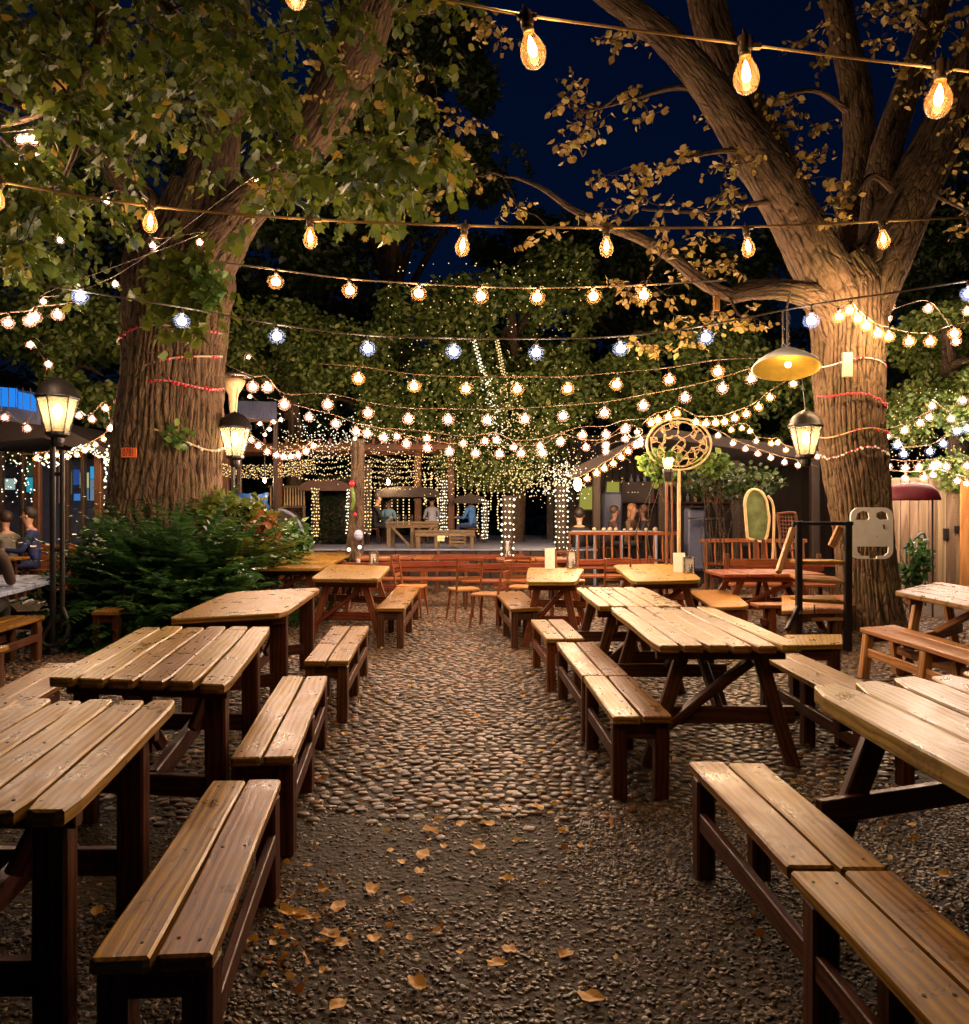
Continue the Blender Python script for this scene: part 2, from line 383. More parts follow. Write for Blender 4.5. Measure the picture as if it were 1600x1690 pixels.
    def build(s, name, mat, parent=None, smooth=False):
        me = bpy.data.meshes.new(name); me.from_pydata(s.v, [], s.f)
        uvl = me.uv_layers.new(name='UVMap')
        uvl.data.foreach_set('uv', np.array(s.uv, dtype=np.float32).ravel())
        at = me.attributes.new('ridge', 'FLOAT', 'POINT'); at.data.foreach_set('value', np.array(s.att, dtype=np.float32))
        for m_ in (mat if isinstance(mat, (list, tuple)) else [mat]): me.materials.append(m_)
        me.polygons.foreach_set('material_index', s.mi)
        if smooth: me.polygons.foreach_set('use_smooth', [True] * len(s.f))
        me.update(); o = bpy.data.objects.new(name, me); C.objects.link(o)
        if parent: put(o, parent)
        return o
def put(o, parent):
    o.parent = parent; o.matrix_parent_inverse = Matrix.Translation(-parent.location)
def tag(o, label=None, cat=None, group=None, kind=None):
    for k, v in (('label', label), ('category', cat), ('group', group), ('kind', kind)):
        if v: o[k] = v
    return o
def thing(name, label, cat, loc=(0, 0, 0), group=None):
    o = bpy.data.objects.new(name, None); C.objects.link(o); o.location = loc; o.empty_display_size = .2
    return tag(o, label, cat, group)
def numpy_mesh(name, V, Fa, mat, parent=None, nper=4, smooth=False):
    me = bpy.data.meshes.new(name); me.vertices.add(len(V)); me.vertices.foreach_set('co', V.astype(np.float32).ravel())
    me.loops.add(Fa.size); me.loops.foreach_set('vertex_index', Fa.astype(np.int32).ravel())
    me.polygons.add(len(Fa)); me.polygons.foreach_set('loop_start', np.arange(0, Fa.size, nper, dtype=np.int32))
    me.update(calc_edges=True); me.validate()
    me.materials.append(mat)
    if smooth: me.polygons.foreach_set('use_smooth', [True] * len(me.polygons))
    o = bpy.data.objects.new(name, me); C.objects.link(o)
    if parent: put(o, parent)
    return o
# leaf templates: verts (x across, y along, z lift) and quads
def leaf_tpl(kind):
    if kind == 'oval':
        v = [(0, 0, 0), (.3, .3, .06), (.34, .6, .08), (0, 1, -.05), (-.34, .6, .08), (-.3, .3, .06), (0, .45, 0)]
        f = [(0, 1, 2, 6), (6, 2, 3, 4), (0, 6, 4, 5)]
    elif kind == 'lobed':
        v = [(0, 0, 0), (.22, .12, .03), (.5, .3, .1), (.3, .42, .05), (.42, .72, .08), (.16, .72, .02), (0, 1.05, -.06), (-.16, .72, .02), (-.42, .72, .08), (-.3, .42, .05), (-.5, .3, .1), (-.22, .12, .03), (0, .42, 0)]
        f = [(0, 1, 2, 12), (12, 2, 3, 3), (12, 3, 4, 5), (12, 5, 6, 7), (12, 7, 8, 9), (12, 9, 10, 10), (12, 10, 11, 0)]
    else:
        v = [(0, 0, 0), (.28, .5, .06), (0, 1, 0), (-.28, .5, .06)]; f = [(0, 1, 2, 3)]
    return np.array(v, float), f
def leaves(name, pos, size, mat, parent=None, kind='oval', droop=.5, seed=1, dirs=None):
    """pos Nx3; one mesh of leaves"""
    r = np.random.default_rng(seed); n = len(pos); tv, tf = leaf_tpl(kind)
    th = r.uniform(0, 2 * np.pi, n); ph = r.normal(-droop, .55, n)
    y = np.stack([np.cos(th) * np.cos(ph), np.sin(th) * np.cos(ph), np.sin(ph)], 1)
    if dirs is not None: y = dirs / np.linalg.norm(dirs, axis=1, keepdims=True)
    rv = r.normal(size=(n, 3)); x = np.cross(y, rv); x /= np.linalg.norm(x, axis=1, keepdims=True) + 1e-9; z = np.cross(x, y)
    sc = (size * r.uniform(.6, 1.25, n))[:, None, None]
    V = (pos[:, None, :] + sc * (tv[None, :, 0:1] * x[:, None, :] + tv[None, :, 1:2] * y[:, None, :] + tv[None, :, 2:3] * z[:, None, :])).reshape(-1, 3)
    quads = [f for f in tf if len(set(f)) == 4]; tris = [f[:3] for f in tf if len(set(f)) == 3]
    # turn everything into triangles for one uniform array
    tri = []
    for f in quads: tri += [(f[0], f[1], f[2]), (f[0], f[2], f[3])]
    tri += tris; tri = np.array(tri)
    Fa = (tri[None] + (np.arange(n) * len(tv))[:, None, None]).reshape(-1, 3)
    return numpy_mesh(name, V, Fa, mat, parent, 3)
def blob_points(blobs, seed, clump=1.4, shell=.45):
    """blobs: (centre, radii, count); leaf positions bunched by a noise field"""
    r = np.random.default_rng(seed); out = []
    for c, rad, n in blobs:
        d = r.normal(size=(n * 3, 3)); d /= np.linalg.norm(d, axis=1, keepdims=True)
        rr = r.uniform(shell, 1, n * 3) ** .7
        p = np.array(c) + d * rr[:, None] * np.array(rad)
        keep = []
        for q in p:
            if mnoise.noise(Vector(q) * clump) + .25 * mnoise.noise(Vector(q) * clump * 3) > -.06: keep.append(q)
            if len(keep) >= n: break
        out.append(np.array(keep))
    return np.concatenate(out)
def catmull(pts, k=8):
    pts = [Vector(p) for p in pts]; out = []
    for i in range(len(pts) - 1):
        p0, p1, p2, p3 = pts[max(i - 1, 0)], pts[i], pts[i + 1], pts[min(i + 2, len(pts) - 1)]
        for j in range(k):
            t = j / k
            out.append(.5 * ((2 * p1) + (p2 - p0) * t + (2 * p0 - 5 * p1 + 4 * p2 - p3) * t * t + (3 * p1 - p0 - 3 * p2 + p3) * t ** 3))
    out.append(pts[-1]); return out
# ---------------------------------------------------------------- ground
def make_ground():
    m, N, L, b = nt('packed_earth_and_gravel')
    tc = N.new('ShaderNodeTexCoord').outputs['Object']
    n1 = tex(N, L, 'Noise', 1.3, tc, Detail=5); n2 = tex(N, L, 'Noise', 60, tc, Detail=5, Roughness=.7)
    vo = tex(N, L, 'Voronoi', 38, tc, feature='F1'); vd = tex(N, L, 'Voronoi', 14, tc, feature='F1')
    r = ramp(N, [(.3, (.035, .024, .015)), (.55, (.08, .055, .033)), (.75, (.15, .105, .065))])
    L.new(math_(N, L, 'ADD', math_(N, L, 'MULTIPLY', n1.outputs[0], .5), math_(N, L, 'MULTIPLY', n2.outputs[0], .5)), r.inputs[0])
    col = mixc(N, L, 'MIX', .35, r.outputs[0], mixc(N, L, 'MULTIPLY', 1.0, r.outputs[0], vo.outputs['Color']))
    L.new(col, b.inputs['Base Color']); b.inputs['Roughness'].default_value = .75
    h = math_(N, L, 'ADD', math_(N, L, 'MULTIPLY', vo.outputs['Distance'], -.9), math_(N, L, 'ADD', n2.outputs[0], math_(N, L, 'MULTIPLY', vd.outputs['Distance'], -.6)))
    bump(N, L, h, 1.0, .02, b)
    mb = MB(); mb.add([(-200, -20, 0), (200, -20, 0), (200, 350, 0), (-200, 350, 0)], [[0, 1, 2, 3]])
    tag(mb.build('ground', m), kind='structure')
make_ground()
def stone_mesh(name, cx, cyy, rx, ry, h, ang, n, mat, seed, top=.62):
    r = np.random.default_rng(seed); K = len(cx)
    t = np.arange(n) * 2 * np.pi / n
    base = np.stack([np.cos(t), np.sin(t)], 1)
    # squarish outline
    base = np.sign(base) * np.abs(base) ** .72
    jit = 1 + r.uniform(-.13, .13, (K, n))
    def ring(s, z):
        x = base[None, :, 0] * rx[:, None] * s * jit; y = base[None, :, 1] * ry[:, None] * s * jit
        X = cx[:, None] + x * np.cos(ang)[:, None] - y * np.sin(ang)[:, None]
        Y = cyy[:, None] + x * np.sin(ang)[:, None] + y * np.cos(ang)[:, None]
        tilt = (x / rx[:, None]) * tx[:, None] + (y / ry[:, None]) * ty[:, None]
        return np.stack([X, Y, z[:, None] + tilt * (s > .01)], 2)
    tx = r.normal(0, .0025, K); ty = r.normal(0, .0025, K)
    V = np.concatenate([ring(1, np.full(K, -.008)), ring(.93, h * .62), ring(top, h), ring(.0001, h * 1.06)[:, :1]], 1)
    nv = 3 * n + 1; fs = []
    for k in range(n):
        k2 = (k + 1) % n
        for a in (0, n): fs += [(a + k, a + k2, a + n + k2), (a + k, a + n + k2, a + n + k)]
        fs.append((2 * n + k, 2 * n + k2, 3 * n))
    Fa = (np.array(fs)[None] + (np.arange(K) * nv)[:, None, None]).reshape(-1, 3)
    return numpy_mesh(name, V.reshape(-1, 3), Fa, mat, None, 3, smooth=True)
def stonemat(name, stops, rough=.42):
    m, N, L, b = nt(name); g = N.new('ShaderNodeNewGeometry'); tc = N.new('ShaderNodeTexCoord').outputs['Object']
    r = ramp(N, stops); L.new(g.outputs['Random Per Island'], r.inputs[0])
    n = tex(N, L, 'Noise', 55, tc, Detail=6, Roughness=.7); n2 = tex(N, L, 'Noise', .9, tc, Detail=4)
    col = mixc(N, L, 'MULTIPLY', .5, r.outputs[0], n.outputs[0]); rr = ramp(N, [(.35, (.5, .45, .4)), (.6, (1, 1, 1))]); L.new(n2.outputs[0], rr.inputs[0])
    col = mixc(N, L, 'MULTIPLY', .7, col, rr.outputs[0])
    L.new(col, b.inputs['Base Color']); b.inputs['Roughness'].default_value = rough
    L.new(math_(N, L, 'ADD', math_(N, L, 'MULTIPLY', n.outputs[0], .35), rough - .17), b.inputs['Roughness'])
    bump(N, L, n.outputs[0], .5, .006, b); return m
def make_cobbles():
    r = np.random.default_rng(3); px_, py_ = .076, .066
    xs, ys, an = [], [], []
    Y = 3.45; j = 0
    while Y < 16.5:
        x = -6.4 + (j % 2) * px_ / 2 + r.uniform(-.02, .02)
        while x < 6.4:
            y = Y + .16 * math.cos(x * 2.6) + .05 * math.sin(x * 5 + Y)
            a = -.16 * 2.6 * math.sin(x * 2.6) * .8
            edge = 4.02 + .05 * mnoise.noise(Vector((x * 5, 0, 2))) - .10 * math.cos((x + .1) * 1.1) + (.35 if x > 1.2 else 0) * (x - 1.2)
            if (y > edge + r.uniform(-.04, .05) or r.random() < .55 * math.exp(-max(0, edge - y) / .12)) and not (y > 8 and abs(x) > 5.6 and r.random() < .3) and x > -5.2:
                xs.append(x + r.normal(0, .011) + .03 * math.sin(y * 3.1)); ys.append(y + r.normal(0, .009) + .035 * mnoise.noise(Vector((x * 2.5, y * 2.5, 0)))); an.append(a + r.normal(0, .16))
            x += px_
        Y += py_; j += 1
    K = len(xs); xs, ys, an = map(np.array, (xs, ys, an))
    mat = stonemat('worn_cobble', [(0, (.05, .03, .018)), (.4, (.15, .095, .055)), (.8, (.28, .185, .10)), (1, (.30, .12, .045))], .36)
    o = stone_mesh('cobbled_path', xs, ys, r.uniform(.028, .037, K), r.uniform(.023, .032, K), r.uniform(.005, .013, K), an, 8, mat, 5, .8)
    tag(o, kind='structure')
    # gravel in front: small rounded stones pressed into earth
    n = 70000; xs = r.uniform(-2.6, 3.6, n); ys = 1.55 + (4.35 - 1.55) * r.random(n) ** 1.0
    keep = []
    for i in range(n):
        q = mnoise.noise(Vector((xs[i] * .9, ys[i] * 1.3, 3.1))) + .35 * (xs[i] - .1) / 2
        if ys[i] > 4.05 and abs(xs[i]) < 1.2: continue
        keep.append(r.random() < min(1, max(.5, .95 + q * 1.4)) * (.22 + .5 * max(0, mnoise.noise(Vector((xs[i] * 3, ys[i] * 4, 0)))) if (ys[i] > 3.0 and xs[i] < .35) else 1))
    if len(keep) < n:
        kk = []; it = iter(keep)
        for i in range(n):
            if ys[i] > 4.05 and abs(xs[i]) < 1.2: kk.append(False)
            else: kk.append(next(it))
        keep = kk
    keep = np.array(keep); xs, ys = xs[keep], ys[keep]; K = len(xs)
    s = r.uniform(.005, .0115, K)
    mat2 = stonemat('gravel_stone', [(0, (.025, .016, .010)), (.55, (.11, .072, .044)), (.92, (.34, .235, .135)), (1, (.55, .43, .28))], .32)
    o = stone_mesh('gravel', xs, ys, s * r.uniform(.9, 1.5, K), s * r.uniform(.7, 1.1, K), s * r.uniform(.25, .6, K), r.uniform(0, 3.1, K), 6, mat2, 8, .6)
    tag(o, kind='structure')
make_cobbles()
def fallen():
    pts = [(545,700),(470,825),(615,730),(465,695),(500,735),(310,682),(770,795),(860,850),(905,630),(870,600),(1140,655),(1205,720),(1145,757),(1135,868),(1275,935),(1145,985),(1190,1005),(1005,990),(805,1055),(915,1055),(710,1033),(685,1085),(735,1150),(885,1150),(1045,1127),(1258,1080),(1320,1147),(508,1165),(645,1187),(555,1217),(630,1255),(430,1335),(215,1340),(280,1408),(570,1388),(998,1290),(155,1230),(240,1520),(435,1540),(300,1558),(700,1515),(810,1600),(955,1645),(1265,1610),(215,1680),(590,520),(860,510),(1060,590),(1070,795),(790,190),(530,390),(100,1440),(180,1455),(1075,520),(640,740),(60,1430),(20,1490),(130,1450)]
    P_ = [(450 + x * .3846, 950 + y * .3846) for x, y in pts] + [(1462,1310),(1560,1440),(160,1500),(390,1410),(690,1620),(560,1650),(980,1640),(840,1560)]
    r = random.Random(4)
    for i, (x, y) in enumerate(P_):
        g = G(x, y, .03); z = .028 if g.y > 4.1 else .014
        a = r.uniform(0, 6.28); s = r.uniform(.026, .064) * (1.1 if y > 1300 else .9); cup = r.uniform(.2, 1.0)
        n = 14; vs = []; fs = []
        rad = []
        two = r.random() < .5
        for k in range(n):
            t = 2 * math.pi * k / n; rr = .5 + .07 * math.cos(t * 5 + i) + (.1 * math.cos(t)) - (.22 if two and k in (0,) else 0)
            rad.append(rr)
        for ringk, sc in ((0, 0.0), (1, .55), (2, 1)):
            for k in range(n):
                t = 2 * math.pi * k / n; x0 = math.cos(t) * rad[k] * sc * 1.25; y0 = math.sin(t) * rad[k] * sc * .85
                zz = cup * (y0 * y0 * 1.2 + .35 * max(0, x0) ** 2) + .06 * math.sin(t * 3 + i) * sc
                vs.append(Vector((s * (x0 * math.cos(a) - y0 * math.sin(a)), s * (x0 * math.sin(a) + y0 * math.cos(a)), s * zz + .004)))
        for q in (0, n):
            for k in range(n): fs.append([q + k, q + (k + 1) % n, q + n + (k + 1) % n, q + n + k])
        # stem
        mb = MB(); mb.add(vs, fs)
        d = Vector((-math.cos(a), -math.sin(a), 0)) * s
        mb.tube([d * .6 + Vector((0, 0, .006)), d * 1.0 + Vector((0, 0, .012)), d * 1.25 + Vector((0, 0, .004))], .0016, 5)
        o = mb.build('fallen_leaf', M['leaf_fall'], smooth=True); o.location = (g.x, g.y, z)
        tag(o, 'small curled orange leaf lying on the stones of the path', 'leaf', 'fallen autumn leaves on the path')
fallen()
def litter():
    r = np.random.default_rng(17); c = [(-.95, 3.05, .18, 90), (-.6, 2.75, .2, 60), (.3, 3.9, .5, 60), (1.6, 2.9, .35, 90), (-.3, 6, 1.1, 120), (.3, 9, 1.4, 110), (-1.9, 4.6, .5, 90), (-3.2, 6.5, 1, 160), (2.9, 5, .7, 120), (1.9, 4.0, .3, 60)]
    p = np.concatenate([np.stack([r.normal(x, s, n), r.normal(y, s, n), np.full(n, .022)], 1) for x, y, s, n in c]); n = len(p)
    a = r.uniform(0, 6.28, n); o = leaves('leaf_litter', p, .035, M['leaf_fall'], None, 'oval', 0, 18, np.stack([np.cos(a), np.sin(a), r.normal(0, .15, n)], 1)); tag(o, 'torn scraps of dry leaves scattered over the ground', 'leaf litter', kind='stuff')
litter()
# ---------------------------------------------------------------- furniture
def quad_pt(q, s, t, z):
    a, b, c, d = q; p = a.lerp(b, s).lerp(d.lerp(c, s), t); return Vector((p.x, p.y, z))
def planked(mb, q, z, n, th, gap=.012, cut=(0, 0), jit=.004, seam=None, stag=0.0):
    W = (q[1] - q[0]).length; gs = gap / W
    for k in range(n):
        s0, s1 = k / n + gs / 2, (k + 1) / n - gs / 2
        spans = [(0, 1)] if seam is None else [(0, seam - .004), (seam + .004, 1)]
        for (t0, t1) in spans:
            o0 = random.uniform(0, stag); o1 = random.uniform(0, stag)
            zz = z + random.uniform(-.003, .003)
            if (q[3] - q[0]).length < 4 and len(q):
                for ts in (.06, .94) + ((.5,) if random.random() < .6 else ()):
                    for ss in (.25, .72):
                        if random.random() < .15: continue
                        sp = quad_pt(q, s0 + (s1 - s0) * (ss + random.uniform(-.06, .06)), t0 + (t1 - t0) * (ts + random.uniform(-.008, .008)), zz + .0012)
                        mb.lathe([(.0042, -.004), (.0055, .0), (.0030, .0003), (.0001, -.001)], sp, 7, mi=1)
            mb.plank(quad_pt(q, s0, t0 + o0, zz), quad_pt(q, s1, t0 + o0, zz), quad_pt(q, s1, t1 - o1, zz), quad_pt(q, s0, t1 - o1, zz), th, 12, jit, cut=cut)
def mid(q, z=0): return quad_pt(q, .5, .5, z)
def table(label, q, n=6, style='post', top='top', leg='leg', z=.75, th=.045, group='picnic tables set out along the path', name='picnic_table', cut=(.03, .03), stag=0.006, nbr=True, legw=.1):
    q = [Vector((p[0], p[1], 0)) for p in q]
    t = thing(name, label, 'table', mid(q), group)
    mb = MB(); planked(mb, q, z, n, th, .010 if n > 1 else 0, cut, .007, None, stag); mb.build('tabletop', [M[top], M['iron']], t)
    Ln = (q[3] - q[0]).length
    e = .14 / Ln + .04
    fr = MB()
    for tt in (e, 1 - e):
        fr.beam(quad_pt(q, .04, tt, z - th - .035), quad_pt(q, .96, tt, z - th - .035), .045, .07)
    if style == 'post':
        for tt in (e, 1 - e):
            for s in (.12, .88):
                lb = MB(); lb.beam(quad_pt(q, s, tt + .035 * (1 if tt < .5 else -1), 0.0), quad_pt(q, s, tt + .035 * (1 if tt < .5 else -1), z - th - .002), legw, .07, up=(0, 1, 0), segs=3, jit=.004); lb.build('leg', M[leg], t)
            fr.beam(quad_pt(q, .12, tt + .035 * (1 if tt < .5 else -1), .2), quad_pt(q, .88, tt + .035 * (1 if tt < .5 else -1), .2), .04, .1)
        fr.beam(quad_pt(q, .5, e + .05, .2), quad_pt(q, .5, 1 - e - .05, .2), .05, .11)
        fr.build('frame', M[leg], t)
        br = MB(); br.beam(quad_pt(q, .3, e + .1, z - th - .06), quad_pt(q, .45, .4, .26), .04, .06); br.beam(quad_pt(q, .7, 1 - e - .1, z - th - .06), quad_pt(q, .55, .6, .26), .04, .06); br.build('brace', M[leg], t)
    else:
        for tt in (e, 1 - e):
            for s0, s1 in ((.24, -.02), (.76, 1.02)):
                lb = MB(); lb.beam(quad_pt(q, s1, tt, 0.0), quad_pt(q, s0, tt, z - th - .002), legw * .8, .055, up=(0, 1, 0), segs=3, jit=.004); lb.build('leg', M[leg], t)
            if nbr: fr.beam(quad_pt(q, -.04, tt + (.035 / Ln if tt < .5 else -.035 / Ln), .3), quad_pt(q, 1.04, tt + (.035 / Ln if tt < .5 else -.035 / Ln), .3), .04, .1)
        fr.build('frame', M[leg], t)
        br = MB()
        br.beam(quad_pt(q, .5, e + .02, .33), quad_pt(q, .5, .45, z - th - .01), .05, .06); br.beam(quad_pt(q, .5, 1 - e - .02, .33), quad_pt(q, .5, .55, z - th - .01), .05, .06)
        br.beam(quad_pt(q, .02, e, .18), quad_pt(q, .72, e + .01, z - th - .08), .05, .075, up=(0, 1, 0), segs=4, jit=.012)
        br.build('brace', M[leg], t)
    return t
def bench(label, q, n=2, top='seat', leg='leg', z=.45, th=.042, seam=None, group='wooden benches along the path', name='bench', rail=True, cut=(.012, .012), inner='right', mids=True, splay=0):
    q = [Vector((p[0], p[1], 0)) for p in q]
    t = thing(name, label, 'bench', mid(q), group)
    mb = MB(); planked(mb, q, z, n, th, .012 if n > 1 else 0, cut, .006, seam); mb.build('seat', [M[top], M['iron']], t)
    Ln = (q[3] - q[0]).length; e = .07 / Ln
    tts = [e, 1 - e] + ([.5] if mids and Ln > 1.5 else [])
    fr = MB()
    for tt in tts:
        for s, sx in ((.16, -1), (.84, 1)):
            lb = MB(); f = quad_pt(q, s + sx * splay, tt, 0.0); lb.beam(f, quad_pt(q, s, tt, z - th - .002), .075, .085, up=(0, 1, 0), segs=3, jit=.003); lb.build('leg', M[leg], t)
        fr.beam(quad_pt(q, .22, tt, z - th - .05), quad_pt(q, .78, tt, z - th - .05), .04, .08)
    for s in (.5,) if not rail else (.1, .9):
        fr.beam(quad_pt(q, s, e, z - th - .17 if rail else .16), quad_pt(q, s, 1 - e, z - th - .17 if rail else .16), .03, .075, segs=3, jit=.004)
    fr.build('stretcher', M[leg], t)
    return t
def Q(z, nl, nr, fr, fl): return [G(*nl, z), G(*nr, z), G(*fr, z), G(*fl, z)]
def W(x0, x1, y0, y1, dx=0): return [Vector((x0, y0, 0)), Vector((x1, y0, 0)), Vector((x1 + dx, y1, 0)), Vector((x0 + dx, y1, 0))]
# left row
table('large dark-legged picnic table in the left foreground, cut off by the left edge', [(-2.08, 1.98), (-1.045, 1.98), (-1.225, 3.16), (-2.22, 3.16)], 8, 'post')
table('six-board picnic table on the left, second from the front', Q(.75, (75, 1118), (376, 1129), (450, 1034), (233, 1034)), 6, 'post')
table('smooth-topped table with rounded corners beside the fern bed', [G(272, 1022, .75), G(470, 1011, .75), G(532, 969, .75), G(378, 977, .75)], 1, 'post', cut=(.07, .12), legw=.13)
table('small A-legged table with a steel menu stand on the left of the path', Q(.75, (512, 955), (626, 956), (645, 934), (545, 931)), 1, 'a', leg='redwood', cut=(.05, .06))
table('farthest left table with a white lantern beside the bushes', Q(.75, (405, 938), (530, 938), (585, 912), (470, 911)), 1, 'a', leg='redwood', cut=(.07, .08))
bench('two-plank bench nearest the camera on the left', [G(143, 1583, .45), G(356, 1575, .45), G(466, 1287, .45), G(349, 1287, .45)], 2)
bench('cracked two-plank bench on the left, second from the front', Q(.45, (377, 1250), (487, 1248), (543, 1114), (464, 1116)), 2)
bench('left bench with boards joined across the middle, third from the front', Q(.45, (500, 1091), (576, 1091), (611, 1033), (548, 1033)), 2, seam=.44, leg='legm')
bench('narrow single-board bench, farthest along the left of the path', Q(.45, (620, 1004), (668, 1004), (694, 969), (654, 969)), 1, leg='legm')
bench('low bench tucked behind the second left table', [(-2.75, 3.9), (-2.42, 3.9), (-2.72, 5.5), (-3.05, 5.5)], 2)
bench('short bench half hidden between the two nearest left tables', [(-2.75, 2.3), (-2.45, 2.3), (-2.62, 3.68), (-2.92, 3.68)], 2)
# right row
table('thick-boarded weathered picnic table in the right foreground', [(1.375, 1.3), (2.6, 1.3), (2.62, 3.9), (1.385, 3.42)], 6, 'a', 'grey_top', th=.075, cut=(.05, .07), stag=.03, legw=.12)
table('long slatted table right of the path, nearer half', W(.975, 1.80, 4.42, 6.22, -.0), 6, 'a', leg='legm')
table('long slatted table right of the path, farther half', W(.90, 1.60, 6.27, 7.85, .0), 6, 'a', leg='legm')
table('small table with a menu stand and paper card right of the path', [G(868, 960, .75), G(952, 960, .75), G(965, 938, .75), G(872, 936, .75)], 1, 'a', leg='redwood', cut=(.05, .05))
table('round-cornered table with a grey card and menu stand near the rattan disc', [G(1045, 960, .75), G(1160, 957, .75), G(1128, 930, .75), G(1010, 932, .75)], 1, 'a', leg='redwood', cut=(.08, .12))
table('slatted table right of the tree trunk at the right edge', [(3.86, 5.4), (4.85, 5.4), (4.90, 8.5), (3.90, 7.5)], 5, 'a', 'grey_top', leg='orange_wood')
bench('long polished two-plank bench in the right foreground with a joint across its middle', [(.945, 1.12), (1.235, 1.12), (1.178, 3.30), (.848, 3.31)], 2, seam=.55)
bench('narrow two-plank bench beside the slatted table, nearest section', W(.655, .975, 4.05, 5.04, -.03), 2, leg='leg', mids=False)
bench('narrow two-plank bench beside the slatted table, middle section', W(.62, .94, 5.06, 6.35, -.05), 2, leg='legm', mids=False)
bench('short two-plank bench beside the slatted table, third from the front on the right', W(.505, .84, 6.52, 7.68, -.06), 2, leg='redwood', mids=False)
bench('single-board bench farthest along the right of the path', [G(843, 1005, .45), G(893, 1003, .45), G(862, 976, .45), G(815, 976, .45)], 1, leg='legm')
bench('curved low bench on the far side of the long slatted table', [(2.02, 4.25), (2.36, 4.25), (2.34, 5.85), (2.02, 5.85)], 2, leg='leg')
bench('rounded orange bench beyond the slatted table', [G(1175, 1002, .45), G(1240, 1000, .45), G(1205, 972, .45), G(1135, 974, .45)], 1, top='orange_wood', leg='redwood', cut=(.1, .12))
bench('red-brown bench with splayed legs at the foot of the right tree', [(3.43, 5.2), (3.80, 5.2), (3.83, 7.35), (3.40, 7.15)], 3, top='orange_wood', leg='orange_wood', splay=.15)
bench('low bench seen through the black step frame', [G(1290, 1000, .5), G(1400, 998, .5), G(1395, 975, .5), G(1290, 976, .5)], 2, top='orange_wood', leg='legm')
bench('pale bench board behind the black frame by the long table', [G(1300, 1066, .45), G(1392, 1064, .45), G(1390, 1047, .45), G(1295, 1048, .45)], 1, top='seat', leg='leg', mids=False)
# far left corner
table('picnic table with blue light painted into its top at the left edge', [(-5.35, 6.9), (-4.42, 6.9), (-4.92, 9.4), (-6.1, 9.4)], 4, 'a', 'blue_top', leg='legm')  # blue light falling on the boards is put into their colour
bench('yellowish bench in front of the blue-lit table', [(-4.62, 6.0), (-4.24, 6.0), (-4.46, 8.0), (-4.85, 8.0)], 2, leg='legm')
bench('low dark bench below the yellowish bench at the left edge', [(-4.05, 5.0), (-3.72, 5.0), (-3.74, 6.2), (-4.1, 6.2)], 1)
bench('small bench between the lamp post and the fern bed', [(-4.15, 8.3), (-3.85, 8.3), (-4.05, 9.5), (-4.35, 9.5)], 1, leg='leg')
table('plain brown table in front of the seated people on the far left', W(-9.0, -7.6, 12.2, 13.2), 4, 'post', leg='legm', group='tables of the far seating area')
table('small table near the lit stall windows behind the lamp post', W(-7.6, -6.4, 14.0, 14.8), 3, 'a', leg='redwood', group='tables of the far seating area')
# backed benches in the distance
def backed(label, x0, x1, y, face=1, h=.95, mat='redwood', name='backed_bench', spindles=0, group='red-brown backed benches at the end of the path'):
    t = thing(name, label, 'bench', ((x0 + x1) / 2, y, 0), group)
    a = MB(); a.plank((x0, y - .2, .45), (x0, y + .2, .45), (x1, y + .2, .45), (x1, y - .2, .45), .04, 8, .003); a.build('seat', M[mat], t)
    yb = y + .24 * face; b = MB()
    if spindles:
        n = spindles; b.beam((x0 - .03, yb + .05, h), (x1 + .03, yb + .05, h), .05, .07, segs=6, jit=.008); b.beam((x0, yb, .55), (x1, yb, .55), .04, .05)
        for k in range(n):
            x = x0 + (x1 - x0) * (k + .5) / n; b.tube([(x, yb, .55), (x + random.uniform(-.01, .01), yb + .03, .75), (x, yb + .05, h - .02)], [.014, .022, .014], 6)
    else:
        b.beam((x0, yb + .03, h - .1), (x1, yb + .03, h - .1), .035, .11, segs=6, jit=.008); b.beam((x0, yb, .63), (x1, yb, .66), .035, .09, segs=6, jit=.008)
    b.build('backrest', M[mat], t)
    n = max(2, int((x1 - x0) / 1.3) + 1)
    for k in range(n):
        x = x0 + .06 + (x1 - x0 - .12) * k / (n - 1)
        l = MB(); l.beam((x, y - .17 * face, 0), (x, y - .17 * face, .41), .06, .06); l.build('leg', M['legm'], t)
        l = MB(); l.beam((x, yb - .04 * face, 0), (x, yb + .035 * face, h + .03), .06, .06); l.build('leg', M['legm'], t)
backed('longest red-brown bench back, rearmost across the end of the path', -2.5, .75, 14.6, h=.74)
backed('red-brown bench in front of the longest one, left of the path end', -2.35, -.25, 12.6, h=.68)
backed('red-brown bench in front of the longest one, at the path end', -.35, 1.1, 12.2, h=.7)
backed('red-brown bench on the right just behind the card table', 1.3, 2.9, 13.2, h=.72)
backed('red-brown bench with broad back by the spindle rail on the right', 3.6, 5.1, 11.6, h=.84)
backed('long spindle-backed bench behind the right tables', 1.6, 3.75, 15.2, h=1.08, spindles=13)
backed('spindle-backed settee right of the rattan disc pole', 4.0, 5.9, 14.2, h=.97, spindles=12)
backed('dark red bench behind the step frame near the right tree', 4.5, 5.9, 12.6, h=.76)
backed('far red-brown bench at the left beyond the small lantern table', -4.6, -2.75, 15.0, h=.74)
